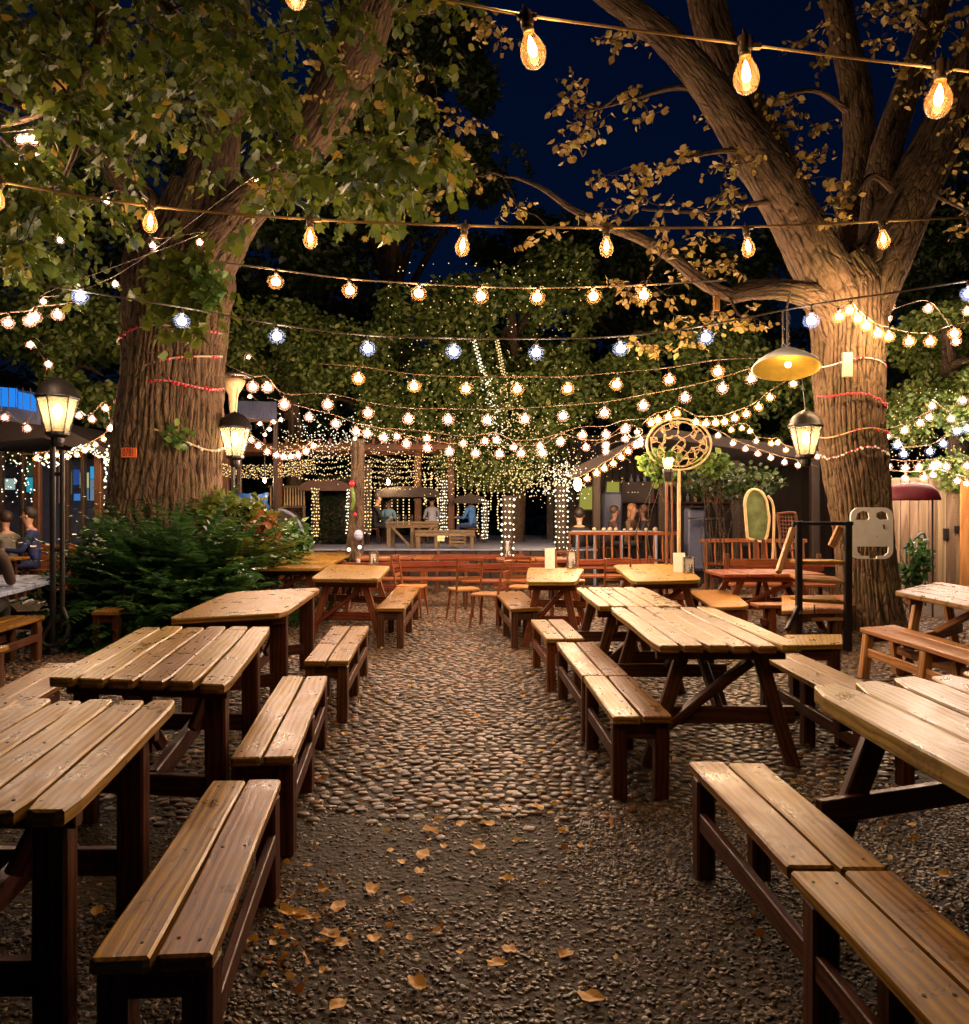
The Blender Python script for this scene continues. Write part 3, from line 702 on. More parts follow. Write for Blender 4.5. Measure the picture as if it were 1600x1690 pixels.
def chair(label, x, y, rz):
    t = thing('wooden_chair', label, 'chair', (0, 0, 0), 'small wooden chairs at the end of the path')
    a = MB(); a.plank((-.2, -.2, .45), (.2, -.2, .45), (.18, .2, .45), (-.18, .2, .45), .03, 4, .002, cut=(.05, .03)); a.build('seat', M['orange_wood'], t)
    b = MB(); b.tube([(-.17, .18, .44), (-.18, .25, .88)], .015, 6); b.tube([(.17, .18, .44), (.18, .25, .88)], .015, 6)
    for z in (.6, .72, .86): b.beam((-.17, .2 + (z - .45) * .14, z), (.17, .2 + (z - .45) * .14, z), .018, .045)
    b.build('backrest', M['redwood'], t)
    for sx in (-1, 1):
        for sy in (-1, 1):
            l = MB(); l.tube([(.2 * sx, .2 * sy, 0), (.15 * sx, .15 * sy, .43)], [.013, .018], 6); l.build('leg', M['redwood'], t)
    t.rotation_euler = (0, 0, rz); t.location = (x, y, 0)
chair('small spindle-legged chair with an orange seat, left one in the path', -.28, 10.9, R(200))
chair('small red chair in the path, right one facing the benches', .06, 10.2, R(250))

chair('dark little chair half behind the left bench end', -1.05, 11.3, R(80))
chair('small chair pushed to the middle red bench', .55, 11.2, R(160))
chair('chair at the far right of the red benches, back to the camera', 1.35, 12.3, R(10))
chair('chair behind the small right table with its back turned', 1.75, 10.8, R(190))
chair('leftmost small chair by the farthest left table', -3.0, 12.8, R(120))
table('plain brown table across the far end of the path, left', W(-2.2, -.9, 13.3, 14.1), 4, 'post', leg='redwood', top='redwood', z=.72, group='tables of the far seating area')
table('plain brown table across the far end of the path, right', W(.2, 1.5, 13.0, 13.8), 4, 'a', leg='redwood', top='redwood', z=.72, group='tables of the far seating area')
table('brown table beyond the rounded orange bench', W(3.0, 4.3, 9.9, 10.8), 4, 'a', leg='redwood', top='redwood', z=.72, group='tables of the far seating area')
bench('dark low bench between the step frame and the rounded orange bench', [(3.1, 8.9), (4.2, 8.9), (4.2, 9.2), (3.1, 9.2)], 1, top='redwood', leg='redwood')
# ---------------------------------------------------------------- trees
def limb(mb, pts, ws, n=40, ridges=22, depth=.05, step=.09, seed=0, flare=0, extra=None):
    """tapering limb through pts (world) with half-widths ws (metres) and furrowed bark relief"""
    k = 10; P3 = catmull(pts, k); wv = [Vector((w, 0, 0)) for w in ws]; Wd = [v.x for v in catmull(wv, k)]
    # resample
    out = [P3[0]]; wo = [Wd[0]]; acc = 0
    for i in range(1, len(P3)):
        acc += (P3[i] - P3[i - 1]).length
        if acc >= step or i == len(P3) - 1: out.append(P3[i]); wo.append(Wd[i]); acc = 0
    m = len(out); prev = None; vs = []; att = []; L = 0; us = []
    for i, p in enumerate(out):
        d = (out[min(i + 1, m - 1)] - out[max(i - 1, 0)]).normalized()
        a = Vector((1, 0, 0)) - d * d.x if prev is None else prev - d * prev.dot(d)
        a.normalize(); prev = a; b = d.cross(a)
        if i: L += (p - out[i - 1]).length
        us.append(L)
        r0 = wo[i]
        for q in range(n):
            t = 2 * math.pi * q / n
            wob = mnoise.noise(Vector((math.cos(t) * 1.3, math.sin(t) * 1.3, L * .45 + seed)))
            tt = t + .16 * mnoise.noise(Vector((math.cos(t) * 2, math.sin(t) * 2, L * .8 + seed * 3)))
            rn = math.sin(tt * ridges + 2.2 * mnoise.noise(Vector((math.cos(t) * 3, math.sin(t) * 3, L * 1.7 + seed))))
            rn2 = mnoise.noise(Vector((math.cos(t) * ridges * .6, math.sin(t) * ridges * .6, L * 4.5 + seed)))
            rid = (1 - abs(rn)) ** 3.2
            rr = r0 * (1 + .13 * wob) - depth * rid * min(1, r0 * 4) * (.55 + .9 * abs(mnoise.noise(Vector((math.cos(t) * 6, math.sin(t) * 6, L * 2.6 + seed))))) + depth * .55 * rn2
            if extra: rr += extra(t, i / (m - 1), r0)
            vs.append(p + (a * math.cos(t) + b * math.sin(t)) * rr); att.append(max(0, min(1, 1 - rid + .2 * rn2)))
    fs = []; uvs = []
    circ = 2 * math.pi * max(.06, sum(wo) / m)
    for i in range(m - 1):
        for q in range(n):
            A, B = i * n + q, i * n + (q + 1) % n
            fs.append([A, B, B + n, A + n]); uvs.append([(q / n * circ, us[i] + seed), ((q + 1) / n * circ, us[i] + seed), ((q + 1) / n * circ, us[i + 1] + seed), (q / n * circ, us[i + 1] + seed)])
    mb.add(vs, fs, uvs, 0, att); return out, wo
def PL(lst):  # (px, py, Y, width px) -> points, half widths
    return [P(x, y, Y) for x, y, Y, w in lst], [w * Y / F / 2 for x, y, Y, w in lst]
def mst_twigs(mb, roots, nodes, r0=.012, n=5, sag=.08, seed=0):
    """grow thin twigs from limb points to every leaf cluster, joining nearest first"""
    rr = random.Random(seed); att = [(Vector(p), r0 * 1.6) for p in roots]; todo = [Vector(p) for p in nodes]
    A = np.array([list(p) for p, _ in att]); T = np.array([list(p) for p in todo])
    best = np.array([np.linalg.norm(A - t, axis=1).min() for t in T]); par = np.array([np.linalg.norm(A - t, axis=1).argmin() for t in T])
    done = np.zeros(len(T), bool)
    for _ in range(len(T)):
        i = int(np.where(done, 1e9, best).argmin()); done[i] = True
        p0, ra = att[par[i]]; p1 = todo[i]; ln = (p1 - p0).length; rb = max(.0028, ra * .72)
        mids = []
        for t in (.33, .66):
            q = p0.lerp(p1, t) + Vector((rr.uniform(-1, 1), rr.uniform(-1, 1), rr.uniform(-.3, 1))) * ln * .1; mids.append(q)
        mb.tube(catmull([p0] + mids + [p1], 3), [ra * .8 + (rb - ra * .8) * k / 9 for k in range(10)], n, cap=False)
        att.append((p1, rb)); d = np.linalg.norm(T - T[i], axis=1); u = d < best; best = np.where(u, d, best); par = np.where(u, len(att) - 1, par)

def right_tree():
    t = thing('autumn_tree', 'furrowed tree with golden leaves, forking above the cream board on the right', 'tree', P(1435, 1042, 10.0))
    mb = MB(); roots = []
    def add(l, **k):
        p, w = PL(l); o, _ = limb(mb, p, w, **k); roots.extend(o); return o
    add([(1442, 1075, 10.1, 150), (1438, 1030, 10.1, 112), (1432, 960, 10.1, 97), (1424, 880, 10.1, 92), (1412, 780, 10.1, 98), (1402, 700, 10.1, 102), (1398, 600, 10.1, 108), (1398, 530, 10.1, 116), (1392, 470, 10.1, 122), (1378, 420, 10.0, 92)], n=230, ridges=20, depth=.05, step=.06, seed=3)
    add([(1392, 560, 10.1, 90), (1378, 490, 10.0, 92), (1345, 425, 9.8, 84), (1300, 340, 9.6, 76), (1252, 262, 9.4, 72), (1205, 190, 9.2, 60), (1150, 115, 9.0, 52), (1085, 50, 8.8, 46), (1010, -5, 8.6, 40), (940, -50, 8.4, 34)], n=64, ridges=14, depth=.03, step=.06, seed=11)
    add([(1330, 400, 9.9, 70), (1290, 310, 9.8, 74), (1248, 225, 9.7, 74), (1210, 140, 9.6, 68), (1180, 60, 9.5, 62), (1160, -30, 9.4, 60)], n=56, ridges=12, depth=.03, step=.07, seed=17)
    add([(1400, 560, 10.1, 90), (1432, 480, 10.1, 96), (1468, 400, 10.2, 90), (1510, 310, 10.3, 80), (1558, 210, 10.4, 72), (1600, 120, 10.5, 66), (1640, 20, 10.6, 60), (1665, -60, 10.7, 50)], n=64, ridges=14, depth=.03, step=.06, seed=23)
    add([(1448, 440, 10.2, 60), (1450, 350, 10.4, 52), (1462, 260, 10.6, 50), (1490, 170, 10.8, 46), (1530, 60, 11, 42), (1560, -50, 11.2, 38)], n=40, ridges=9, depth=.025, step=.08, seed=29)
    add([(1385, 460, 10.4, 60), (1405, 360, 11.4, 50), (1420, 250, 11.8, 50), (1412, 150, 12, 48), (1392, 60, 12.2, 44), (1375, -40, 12.4, 42)], n=44, ridges=10, depth=.025, step=.08, seed=37)
    add([(1375, 560, 10.0, 40), (1352, 500, 9.8, 44), (1305, 480, 9.5, 36), (1250, 478, 9.3, 32), (1200, 490, 9.2, 26)], n=40, ridges=8, depth=.02, step=.05, seed=41)
    add([(1210, 488, 9.2, 22), (1165, 470, 9.1, 20), (1110, 425, 9.0, 20), (1060, 395, 8.9, 17), (1000, 372, 8.8, 14), (940, 342, 8.7, 11), (895, 310, 8.6, 8), (850, 292, 8.5, 5)], n=18, ridges=5, depth=.006, step=.06, seed=43)
    add([(1490, 330, 10.2, 14), (1440, 290, 10.0, 10), (1400, 340, 9.9, 7)], n=12, ridges=4, depth=.003, seed=47)
    # thin ascending shoots
    for l in ([(1180, 150, 9.2, 12), (1110, 145, 9.1, 9), (1040, 165, 9.0, 6), (960, 185, 8.9, 4)], [(1240, 250, 9.3, 12), (1180, 250, 9.2, 8), (1100, 270, 9.1, 5)], [(1290, 330, 9.5, 12), (1220, 340, 9.3, 8), (1150, 350, 9.1, 5), (1060, 345, 9, 4)], [(1500, 300, 10.2, 10), (1560, 330, 10, 6), (1600, 350, 9.9, 4)], [(1420, 200, 11.9, 14), (1350, 150, 11.8, 9), (1290, 160, 11.6, 6)], [(1540, 60, 11, 12), (1500, 20, 10.6, 7), (1450, 10, 10.5, 5)]):
        add(l, n=10, ridges=3, depth=.002, step=.08, seed=len(l))
    cl = [(960,180),(945,140),(1010,60),(800,45),(820,60),(1040,150),(1062,190),(930,230),(1000,290),(985,345),(1040,280),(1090,270),(1130,260),(945,200),(975,215),(925,170),(1040,350),(1090,360),(1100,400),(1075,325),(1062,300),(1175,180),(1320,180),(1290,230),(1350,250),(1290,170),(1340,340),(1380,330),(1250,270),(1200,280),(1310,190),(1270,210),(1340,210),(1300,250),(1360,300),(1390,360),(1330,300),(1480,30),(1550,50),(1580,20),(1500,150),(1570,330),(1590,230),(1540,300),(1590,190),(1505,10),(1450,10),(1500,100),(1590,80),(1600,130),(1520,120),(1590,370),(1560,270),
          (1130,450),(1150,430),(1180,510),(1170,535),(1060,470),(1040,485),(1220,440),(1110,530),(1235,520),(1010,460),(1150,400),(1180,440),(1080,570),(1060,570),(1090,495),(1250,540),(1120,570),(1050,60),(1070,40),(1320,60),(1345,30),(1360,90),(1460,60),(1150,345),(1185,320),(1210,350)]
    r = random.Random(2); nodes = []; leafp = []
    for x, y in cl:
        for k in range(2):
            Y = 8.6 + (x - 900) / 500 + r.uniform(-.5, .4); nodes.append(P(x + r.uniform(-12, 12), y + r.uniform(-10, 10), Y))
    tw = MB(); D = []
    low = [(870,400),(850,335),(830,345),(830,290),(790,290),(760,300),(735,195),(660,240),(790,200),(905,375),(750,250),(700,335),(640,115),(660,135),(625,130),(675,150),(690,118),(590,160),(545,105),(560,70),(655,85),(700,160),(610,200),(640,180),(560,200),(510,160)]
    nodes2 = [P(x, y, 8.3 + r.uniform(-.2, .2)) for x, y in low]
    mst_twigs(tw, roots[::4], nodes + nodes2, .012, 4, seed=5)
    for p in nodes + nodes2:
        for q in range(r.randint(2, 4)):
            a = r.uniform(0, 6.28); d = Vector((math.cos(a), math.sin(a) * .6, r.uniform(-.5, .6))).normalized(); ln = r.uniform(.14, .3); c = p.copy(); sp = [c.copy()]; n = r.randint(3, 5)
            for k in range(n):
                d = (d + Vector((r.gauss(0, .12), 0, -.1))).normalized(); c = c + d * ln / n; sp.append(c.copy())
                dd = Vector((r.gauss(0, .6), r.gauss(0, .6), r.uniform(-1, .2))).normalized(); leafp.append(c + dd * .012); D.append(list(dd))
            tw.tube(sp, .003, 3, cap=False)
    mb.build('trunk', M['bark'], t, smooth=True); tw.build('twigs', M['bark_dark'], t, smooth=True)
    leaves('crown', np.array([list(v) for v in leafp]), .09, M['leaf_g'], t, 'oval', .9, 5, np.array(D))
    # upper crown beyond the frame so the tree is whole
    bl = [((P(1250, -500, 10.5)), (4.5, 3, 1.8), 2500), ((P(1600, -250, 11.5)), (3.5, 2.6, 2.2), 1500)]
    tag(leaves('upper_crown', blob_points(bl, 9), .16, M['leaf_g'], t, 'oval', .7, 6))
right_tree()
def left_tree():
    t = thing('broadleaf_tree', 'massive old tree rising out of the fern bed, lime leaves hanging overhead', 'tree', P(275, 1012, 11.8))
    mb = MB(); roots = []
    def add(l, **k):
        p, w = PL(l); o, _ = limb(mb, p, w, **k); roots.extend(o); return o
    add([(255, 1030, 11.8, 290), (262, 960, 11.8, 232), (272, 880, 11.8, 196), (276, 800, 11.8, 182), (280, 700, 11.8, 174), (286, 600, 11.8, 164), (290, 520, 11.8, 168), (300, 440, 11.8, 172), (318, 370, 11.7, 120), (335, 310, 11.6, 100)], n=300, ridges=26, depth=.075, step=.06, seed=5)
    add([(320, 400, 11.7, 110), (345, 310, 11.5, 88), (360, 220, 11.3, 70), (372, 120, 11.1, 62), (380, 20, 11, 58), (385, -80, 11, 50)], n=64, ridges=15, depth=.035, step=.08, seed=55)
    add([(300, 480, 11.8, 120), (345, 420, 11.6, 100), (395, 350, 11.2, 80), (445, 295, 10.8, 72), (500, 240, 10.5, 72), (548, 160, 10.3, 82), (585, 80, 10.2, 88), (612, 0, 10.1, 86), (635, -80, 10, 80)], n=72, ridges=16, depth=.035, step=.07, seed=65)
    add([(290, 430, 11.8, 90), (240, 340, 11.6, 60), (180, 260, 11.2, 44), (110, 190, 10.8, 34), (30, 150, 10.4, 26), (-60, 130, 10, 20)], n=32, ridges=8, depth=.02, step=.1, seed=75)
    add([(585, 60, 10.2, 30), (640, 20, 10.2, 24), (710, 12, 10.3, 18), (760, 2, 10.3, 10)], n=16, ridges=5, depth=.008, seed=85)
    # boughs reaching towards the camera, carrying the hanging foliage
    for l in ([(360, 160, 11.2, 50), (300, 60, 9.5, 44), (220, -40, 7.6, 40), (140, -60, 6, 40), (60, -40, 5, 34)],
              [(375, 60, 11, 50), (400, -60, 9.3, 46), (420, -120, 7.5, 46), (460, -140, 6, 44), (500, -130, 5.2, 36)],
              [(165, -50, 6.2, 26), (165, 60, 5.9, 17), (125, 140, 5.7, 12), (60, 190, 5.6, 10), (-20, 210, 5.5, 8)],
              [(250, -30, 7.7, 26), (300, 60, 7.0, 18), (310, 140, 6.7, 12), (370, 210, 6.5, 8)],
              [(130, 130, 5.7, 12), (130, 230, 5.6, 9), (105, 300, 5.6, 7), (120, 320, 5.6, 5)],
              [(0, 160, 6.5, 14), (60, 185, 6.4, 12), (78, 205, 6.4, 10)]):
        add(l, n=20, ridges=5, depth=.008, step=.08, seed=l[0][0])
    r = random.Random(8); nodes = []; leafp = []
    def dens(x, y):
        # outline of the overhanging foliage in the view, as bough heights
        lo = 460 if x < 130 else (410 if x < 215 else (295 if x < 430 else (330 if x < 560 else (380 if x < 730 else 0))))
        if y > lo: return 0
        if 470 < x and y < 210: return .10
        if 520 < x < 650 and y < 140: return .1
        if 230 < x < 330 and 180 < y < 280: return .1
        if 330 < x < 400 and 150 < y < 330: return .08
        if 420 < x < 560 and 240 < y < 330: return .35
        return .7 if mnoise.noise(Vector((x * .012, y * .012, 4))) > .05 else .04
    while len(nodes) < 215:
        x, y = r.uniform(-60, 730), r.uniform(-60, 480)
        if r.random() < dens(x, y): nodes.append(P(x, y, r.uniform(5.0, 8.2)))
    tw = MB(); mst_twigs(tw, roots[::4], nodes, .012, 4, seed=6); D = []
    for p in nodes:
        for q in range(r.randint(2, 4)):
            a = r.uniform(0, 6.28); d = Vector((math.cos(a), math.sin(a), r.uniform(-.6, .35))).normalized(); ln = r.uniform(.22, .5); c = p.copy(); sp = [c.copy()]; n = r.randint(5, 9)
            for k in range(n):
                d = (d + Vector((0, 0, -.16))).normalized(); c = c + d * ln / n; sp.append(c.copy()); sd = d.cross(Vector((0, 0, 1)))
                sd = sd.normalized() if sd.length > .05 else Vector((1, 0, 0))
                for sg in (-1, 1):
                    if r.random() < .12: continue
                    leafp.append(c + sd * sg * .02); D.append(list((sd * sg * r.uniform(.6, 1.0) + d * r.uniform(.3, .9) + Vector((0, 0, r.uniform(-.9, -.1)))).normalized()))
            tw.tube(sp, [.0035 - .002 * k / n for k in range(n + 1)], 3, cap=False)
    lp = np.array([list(v) for v in leafp]); D = np.array(D); mb.build('trunk', M['bark'], t, smooth=True); tw.build('twigs', M['bark_dark'], t, smooth=True)
    h = len(lp) // 3
    idx = np.random.default_rng(1).permutation(len(lp))
    leaves('crown', lp[idx[:h]], .11, M['leaf_l'], t, 'lobed', .9, 15, D[idx[:h]])
    leaves('crown', lp[idx[h:]], .088, M['leaf_l'], t, 'oval', .8, 16, D[idx[h:]])
    # deeper crown behind the boughs
    bl = [(P(200, 60, 12.5), (3.2, 1.6, 2.4), 1300), (P(450, 20, 12.5), (2.6, 1.5, 2.0), 800), (P(80, 330, 12.5), (2.0, 1.4, 1.3), 900), (P(420, -250, 11.5), (4.5, 3, 1.8), 1800)]
    leaves('crown', blob_points(bl, 19), .15, M['leaf_m'], t, 'oval', .6, 17)
    # epiphyte tuft where the trunk forks
    e = thing('hanging_plant', 'bright green fern tuft growing on the left trunk below the fork', 'plant', P(310, 480, 10.7))
    pts = []; dr = []
    for k in range(520):
        a = r.uniform(0, 6.28); c = P(r.gauss(310, 28), r.gauss(480, 38), 10.6); pts.append(c); dr.append([r.gauss(0, .8), r.gauss(-.5, .4), r.gauss(-.7, .5)])
    leaves('frond', np.array([list(p) for p in pts]), .24, M['leaf_y'], e, 'thin', .5, 3, np.array(dr))
    pts = [P(r.gauss(345, 13), r.gauss(475, 22), 10.4) for k in range(90)]
    leaves('foliage', np.array([list(p) for p in pts]), .17, M['leaf_b'], e, 'oval', .3, 4)
left_tree()
def tuft():
    r = random.Random(4); e = thing('leaf_tuft', 'small glossy green sprig tucked into the cord on the left trunk', 'plant', P(292, 722, 10.9))
    leaves('foliage', np.array([list(P(r.gauss(292, 11), r.gauss(721, 7), 10.93)) for k in range(46)]), .12, M['leaf_b'], e, 'oval', .3, 4)
tuft()
def bg_tree(name, label, base, top, blobs, mat, size, seed, trunkw=.25, kind='thin', clump=.8, group='trees closing the garden behind the seating'):
    t = thing(name, label, 'tree', base, group)
    mb = MB(); o, w = limb(mb, [base, Vector(base).lerp(Vector(top), .5) + Vector((.2, 0, 0)), top], [trunkw, trunkw * .7, trunkw * .3], n=18, ridges=6, depth=.02, step=.4, seed=seed)
    for c, rad, n in blobs:
        s = Vector(base).lerp(Vector(top), random.uniform(.4, .8)); mb.tube(catmull([s, s.lerp(Vector(c), .5) + Vector((0, 0, .3)), Vector(c)], 4), [trunkw * .4 - trunkw * .3 * k / 8 for k in range(9)], 6)
    mb.build('trunk', M['bark_dark'], t, smooth=True)
    leaves('crown', blob_points(blobs, seed, clump, .35), size, mat, t, kind, .4, seed)
    return t
def PB(px, py, Y, rx, ry, rY, n): return (P(px, py, Y), (rx * Y / F, rY, ry * Y / F), n)
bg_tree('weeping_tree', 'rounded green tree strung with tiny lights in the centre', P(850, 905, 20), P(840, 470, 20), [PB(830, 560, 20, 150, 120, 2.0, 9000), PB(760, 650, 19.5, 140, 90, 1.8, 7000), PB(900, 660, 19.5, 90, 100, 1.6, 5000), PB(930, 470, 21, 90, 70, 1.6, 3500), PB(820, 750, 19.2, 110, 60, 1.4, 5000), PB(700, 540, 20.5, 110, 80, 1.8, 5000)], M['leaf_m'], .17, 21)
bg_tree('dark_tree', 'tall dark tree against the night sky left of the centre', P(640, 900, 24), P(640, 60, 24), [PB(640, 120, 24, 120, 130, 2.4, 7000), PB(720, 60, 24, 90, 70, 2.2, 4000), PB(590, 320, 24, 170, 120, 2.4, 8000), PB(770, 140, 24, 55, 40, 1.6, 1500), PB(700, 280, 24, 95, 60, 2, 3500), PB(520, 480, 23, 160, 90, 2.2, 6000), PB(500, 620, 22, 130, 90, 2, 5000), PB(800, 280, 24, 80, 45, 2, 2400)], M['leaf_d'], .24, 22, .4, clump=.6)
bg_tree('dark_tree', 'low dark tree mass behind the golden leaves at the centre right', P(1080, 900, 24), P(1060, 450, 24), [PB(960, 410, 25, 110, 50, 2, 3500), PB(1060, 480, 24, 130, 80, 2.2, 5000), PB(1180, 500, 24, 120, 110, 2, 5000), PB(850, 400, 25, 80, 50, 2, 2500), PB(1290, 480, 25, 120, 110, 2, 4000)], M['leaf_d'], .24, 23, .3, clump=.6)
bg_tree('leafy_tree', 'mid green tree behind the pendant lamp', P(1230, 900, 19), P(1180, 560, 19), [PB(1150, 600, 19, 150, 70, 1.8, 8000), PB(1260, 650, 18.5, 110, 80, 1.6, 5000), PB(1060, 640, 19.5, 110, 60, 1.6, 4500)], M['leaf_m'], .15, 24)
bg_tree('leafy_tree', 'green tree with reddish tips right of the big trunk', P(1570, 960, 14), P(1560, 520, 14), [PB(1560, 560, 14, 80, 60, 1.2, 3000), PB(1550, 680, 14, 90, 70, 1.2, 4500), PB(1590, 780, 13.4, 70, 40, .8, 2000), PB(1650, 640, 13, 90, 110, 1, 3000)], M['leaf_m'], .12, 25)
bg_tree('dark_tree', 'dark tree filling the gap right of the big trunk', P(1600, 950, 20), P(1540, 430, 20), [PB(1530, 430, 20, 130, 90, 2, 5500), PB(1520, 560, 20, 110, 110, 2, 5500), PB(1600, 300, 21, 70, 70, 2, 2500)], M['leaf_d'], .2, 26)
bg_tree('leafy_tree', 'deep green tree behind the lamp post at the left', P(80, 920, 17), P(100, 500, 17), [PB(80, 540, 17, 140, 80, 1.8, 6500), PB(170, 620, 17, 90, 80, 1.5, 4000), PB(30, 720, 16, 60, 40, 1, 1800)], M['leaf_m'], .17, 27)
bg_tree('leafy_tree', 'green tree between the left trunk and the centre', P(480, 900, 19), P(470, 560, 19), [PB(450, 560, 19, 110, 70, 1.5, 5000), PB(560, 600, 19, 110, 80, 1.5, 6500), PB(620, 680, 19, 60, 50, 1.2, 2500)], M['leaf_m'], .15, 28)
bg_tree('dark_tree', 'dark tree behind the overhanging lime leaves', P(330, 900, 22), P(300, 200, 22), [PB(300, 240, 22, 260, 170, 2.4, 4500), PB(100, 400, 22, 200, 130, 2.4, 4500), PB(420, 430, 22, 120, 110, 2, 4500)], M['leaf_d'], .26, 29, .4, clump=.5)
def far_wood():
    r = np.random.default_rng(31); n = 42000; x = r.uniform(-34, 34, n); y = r.uniform(30, 36, n)
    z = r.uniform(0, 1, n) ** .8 * (8.5 + 2.2 * np.sin(x * .35) + 1.2 * np.sin(x * .9 + 2))
    keep = np.array([mnoise.noise(Vector((x[i] * .5, y[i] * .5, z[i] * .5))) > -.22 for i in range(n)])
    o = leaves('distant_wood', np.stack([x, y, z], 1)[keep], .5, M['leaf_d'], None, 'thin', .3, 33); tag(o, 'dark wood closing the view behind the garden', 'trees', kind='stuff')
far_wood()
# ---------------------------------------------------------------- planting at the foot of the left tree
def frond(V, Dd, base, direction, length, n, droop, w, r):
    d = Vector(direction).normalized(); p = Vector(base); side = d.cross(Vector((0, 0, 1))).normalized()
    pts = []
    for k in range(n):
        t = k / n; p = p + d * (length / n); d = (d + Vector((0, 0, -droop * (.4 + t) / n * 3))).normalized(); pts.append(p.copy())
        l = w * math.sin(math.pi * (.12 + .85 * t)) ** .7
        for s in (-1, 1):
            dd = (side * s + d * .45 + Vector((0, 0, -.15)) + Vector((r.gauss(0, .08), r.gauss(0, .08), r.gauss(0, .08)))).normalized()
            V.append(list(p)); Dd.append(list(dd * l))
    return pts
def leaf_dirs(name, V, Dd, mat, parent, kind='thin', wid=1.0):
    pos = np.array(V); D = np.array(Dd); ln = np.linalg.norm(D, axis=1); y = D / ln[:, None]
    rv = np.tile(np.array([[0, .4, 1.0]]), (len(pos), 1)) + np.random.default_rng(2).normal(0, .25, (len(pos), 3)); x = np.cross(y, rv); x /= np.linalg.norm(x, axis=1, keepdims=True); z = np.cross(x, y)
    tv, tf = leaf_tpl(kind); sc = ln[:, None, None]
    Vv = (pos[:, None, :] + sc * (wid * tv[None, :, 0:1] * x[:, None, :] + tv[None, :, 1:2] * y[:, None, :] + tv[None, :, 2:3] * z[:, None, :])).reshape(-1, 3)
    tri = []
    for f in tf:
        if len(set(f)) == 4: tri += [(f[0], f[1], f[2]), (f[0], f[2], f[3])]
        else: tri.append(f[:3])
    tri = np.array(tri); Fa = (tri[None] + (np.arange(len(pos)) * len(tv))[:, None, None]).reshape(-1, 3)
    return numpy_mesh(name, Vv, Fa, mat, parent, 3)
def fern(label, px, py, Y, n, L, seed, mat='leaf_f', z=0.0, name='fern', w=.20, up=1.0):
    r = random.Random(seed); b = P(px, py, Y); b.z = z
    t = thing(name, label, 'plant', b, 'planting round the foot of the left tree'); V = []; D = []; st = MB()
    for k in range(n):
        a = r.uniform(0, 6.28); d = Vector((math.cos(a), math.sin(a), r.uniform(.5, 2.2) * up)); l = L * r.uniform(.7, 1.15)
        pts = frond(V, D, b + Vector((math.cos(a), math.sin(a), 0)) * .06, d, l, 24, r.uniform(.3, .75), w * r.uniform(.8, 1.2), r)
        st.tube([b] + pts[::4], .004, 4, cap=False)
    leaf_dirs('frond', V, D, M[mat], t, 'thin', 1.15); st.build('stem', M['rail'], t)
fern('broad dark green fern at the front left of the bed', 205, 1035, 9.3, 46, 1.15, 1)
fern('dark fern in the middle of the bed beside the table', 300, 1040, 9.4, 46, 1.2, 2)
fern('tall arching fern at the foot of the left trunk', 250, 1020, 10.3, 44, 1.5, 3, up=1.3)
fern('upright fern clump right of the left trunk', 335, 1000, 10.4, 50, 1.75, 4, up=1.8)
fern('fern at the left end of the bed next to the lamp post', 165, 1010, 9.9, 30, .95, 5)
fern('yellow-green fern at the top of the bed', 385, 990, 11.0, 44, 1.55, 6, 'leaf_y', up=1.6)
fern('low fern in front beneath the others', 255, 1060, 8.9, 34, .85, 7)
def strap(label, px, Y, n, L, seed, mat, name='strap_plant', wid=.18, zc=0):
    r = random.Random(seed); b = P(px, 900, Y); b.z = zc; V = []; D = []
    t = thing(name, label, 'plant', b, 'planting round the foot of the left tree')
    for k in range(n):
        a = r.uniform(0, 6.28); q = b + Vector((r.gauss(0, .28), r.gauss(0, .15), 0)); dv = Vector((math.cos(a), math.sin(a) * .7, r.uniform(.6, 1.8))).normalized(); l = L * r.uniform(.5, 1.1); p = q
        for s in range(3):
            V.append(list(p)); D.append(list(dv * l / 2.2)); p = p + dv * l / 3; dv = (dv + Vector((0, 0, -.45))).normalized()
    leaf_dirs('leaf_clump', V, D, M[mat], t, 'thin', wid)
fern('broad fern crown left of the trunk foot', 225, 1010, 10.0, 50, 1.7, 8, up=1.5)
fern('lush fern in front of the strap plants', 345, 1045, 9.5, 46, 1.25, 9, up=1.1)
fern('tall fern directly before the left trunk', 285, 1030, 10.2, 54, 1.9, 10, up=2.0)
strap('grassy strap-leaved plant beside the white lantern table', 440, 10.4, 220, .55, 11, 'leaf_f')
strap('strap-leaved plant in the middle right of the bed', 385, 9.8, 200, .75, 12, 'leaf_f')
strap('yellow flowering clump behind the strap plants', 405, 10.9, 150, .75, 13, 'leaf_y')
strap('broad-leaved dark plant under the ferns', 225, 9.0, 120, .5, 14, 'leaf_d')
def shrub(label, px, py, Y, rx, rz, n, mat, seed, size=.1, name='shrub', group='planting round the foot of the left tree'):
    c = P(px, py, Y); t = thing(name, label, 'plant', (c.x, c.y, 0), group); mb = MB(); r = random.Random(seed)
    for k in range(7): mb.tube(catmull([(c.x + r.gauss(0, .05), c.y, 0), (c.x + r.gauss(0, .15), c.y + r.gauss(0, .1), c.z * .5), (c.x + r.gauss(0, rx * .5), c.y + r.gauss(0, .15), c.z + r.uniform(-.2, .4) * rz)], 3), .008, 5)
    mb.build('stem', M['bark_dark'], t); leaves('foliage', blob_points([(c, (rx, rx * .8, rz), n)], seed, 3.0, .2), size, M[mat], t, 'oval', .2, seed)
shrub('rust-orange leafed shrub at the right of the fern bed', 432, 868, 11.4, .30, .34, 380, 'leaf_r', 41)
shrub('bright green leafy bush between trunk and rust shrub', 375, 850, 11.6, .6, .42, 1300, 'leaf_y', 42, .13)
shrub('green leafy bush left of the trunk foot', 200, 895, 10.9, .55, .35, 900, 'leaf_f', 43, .13)
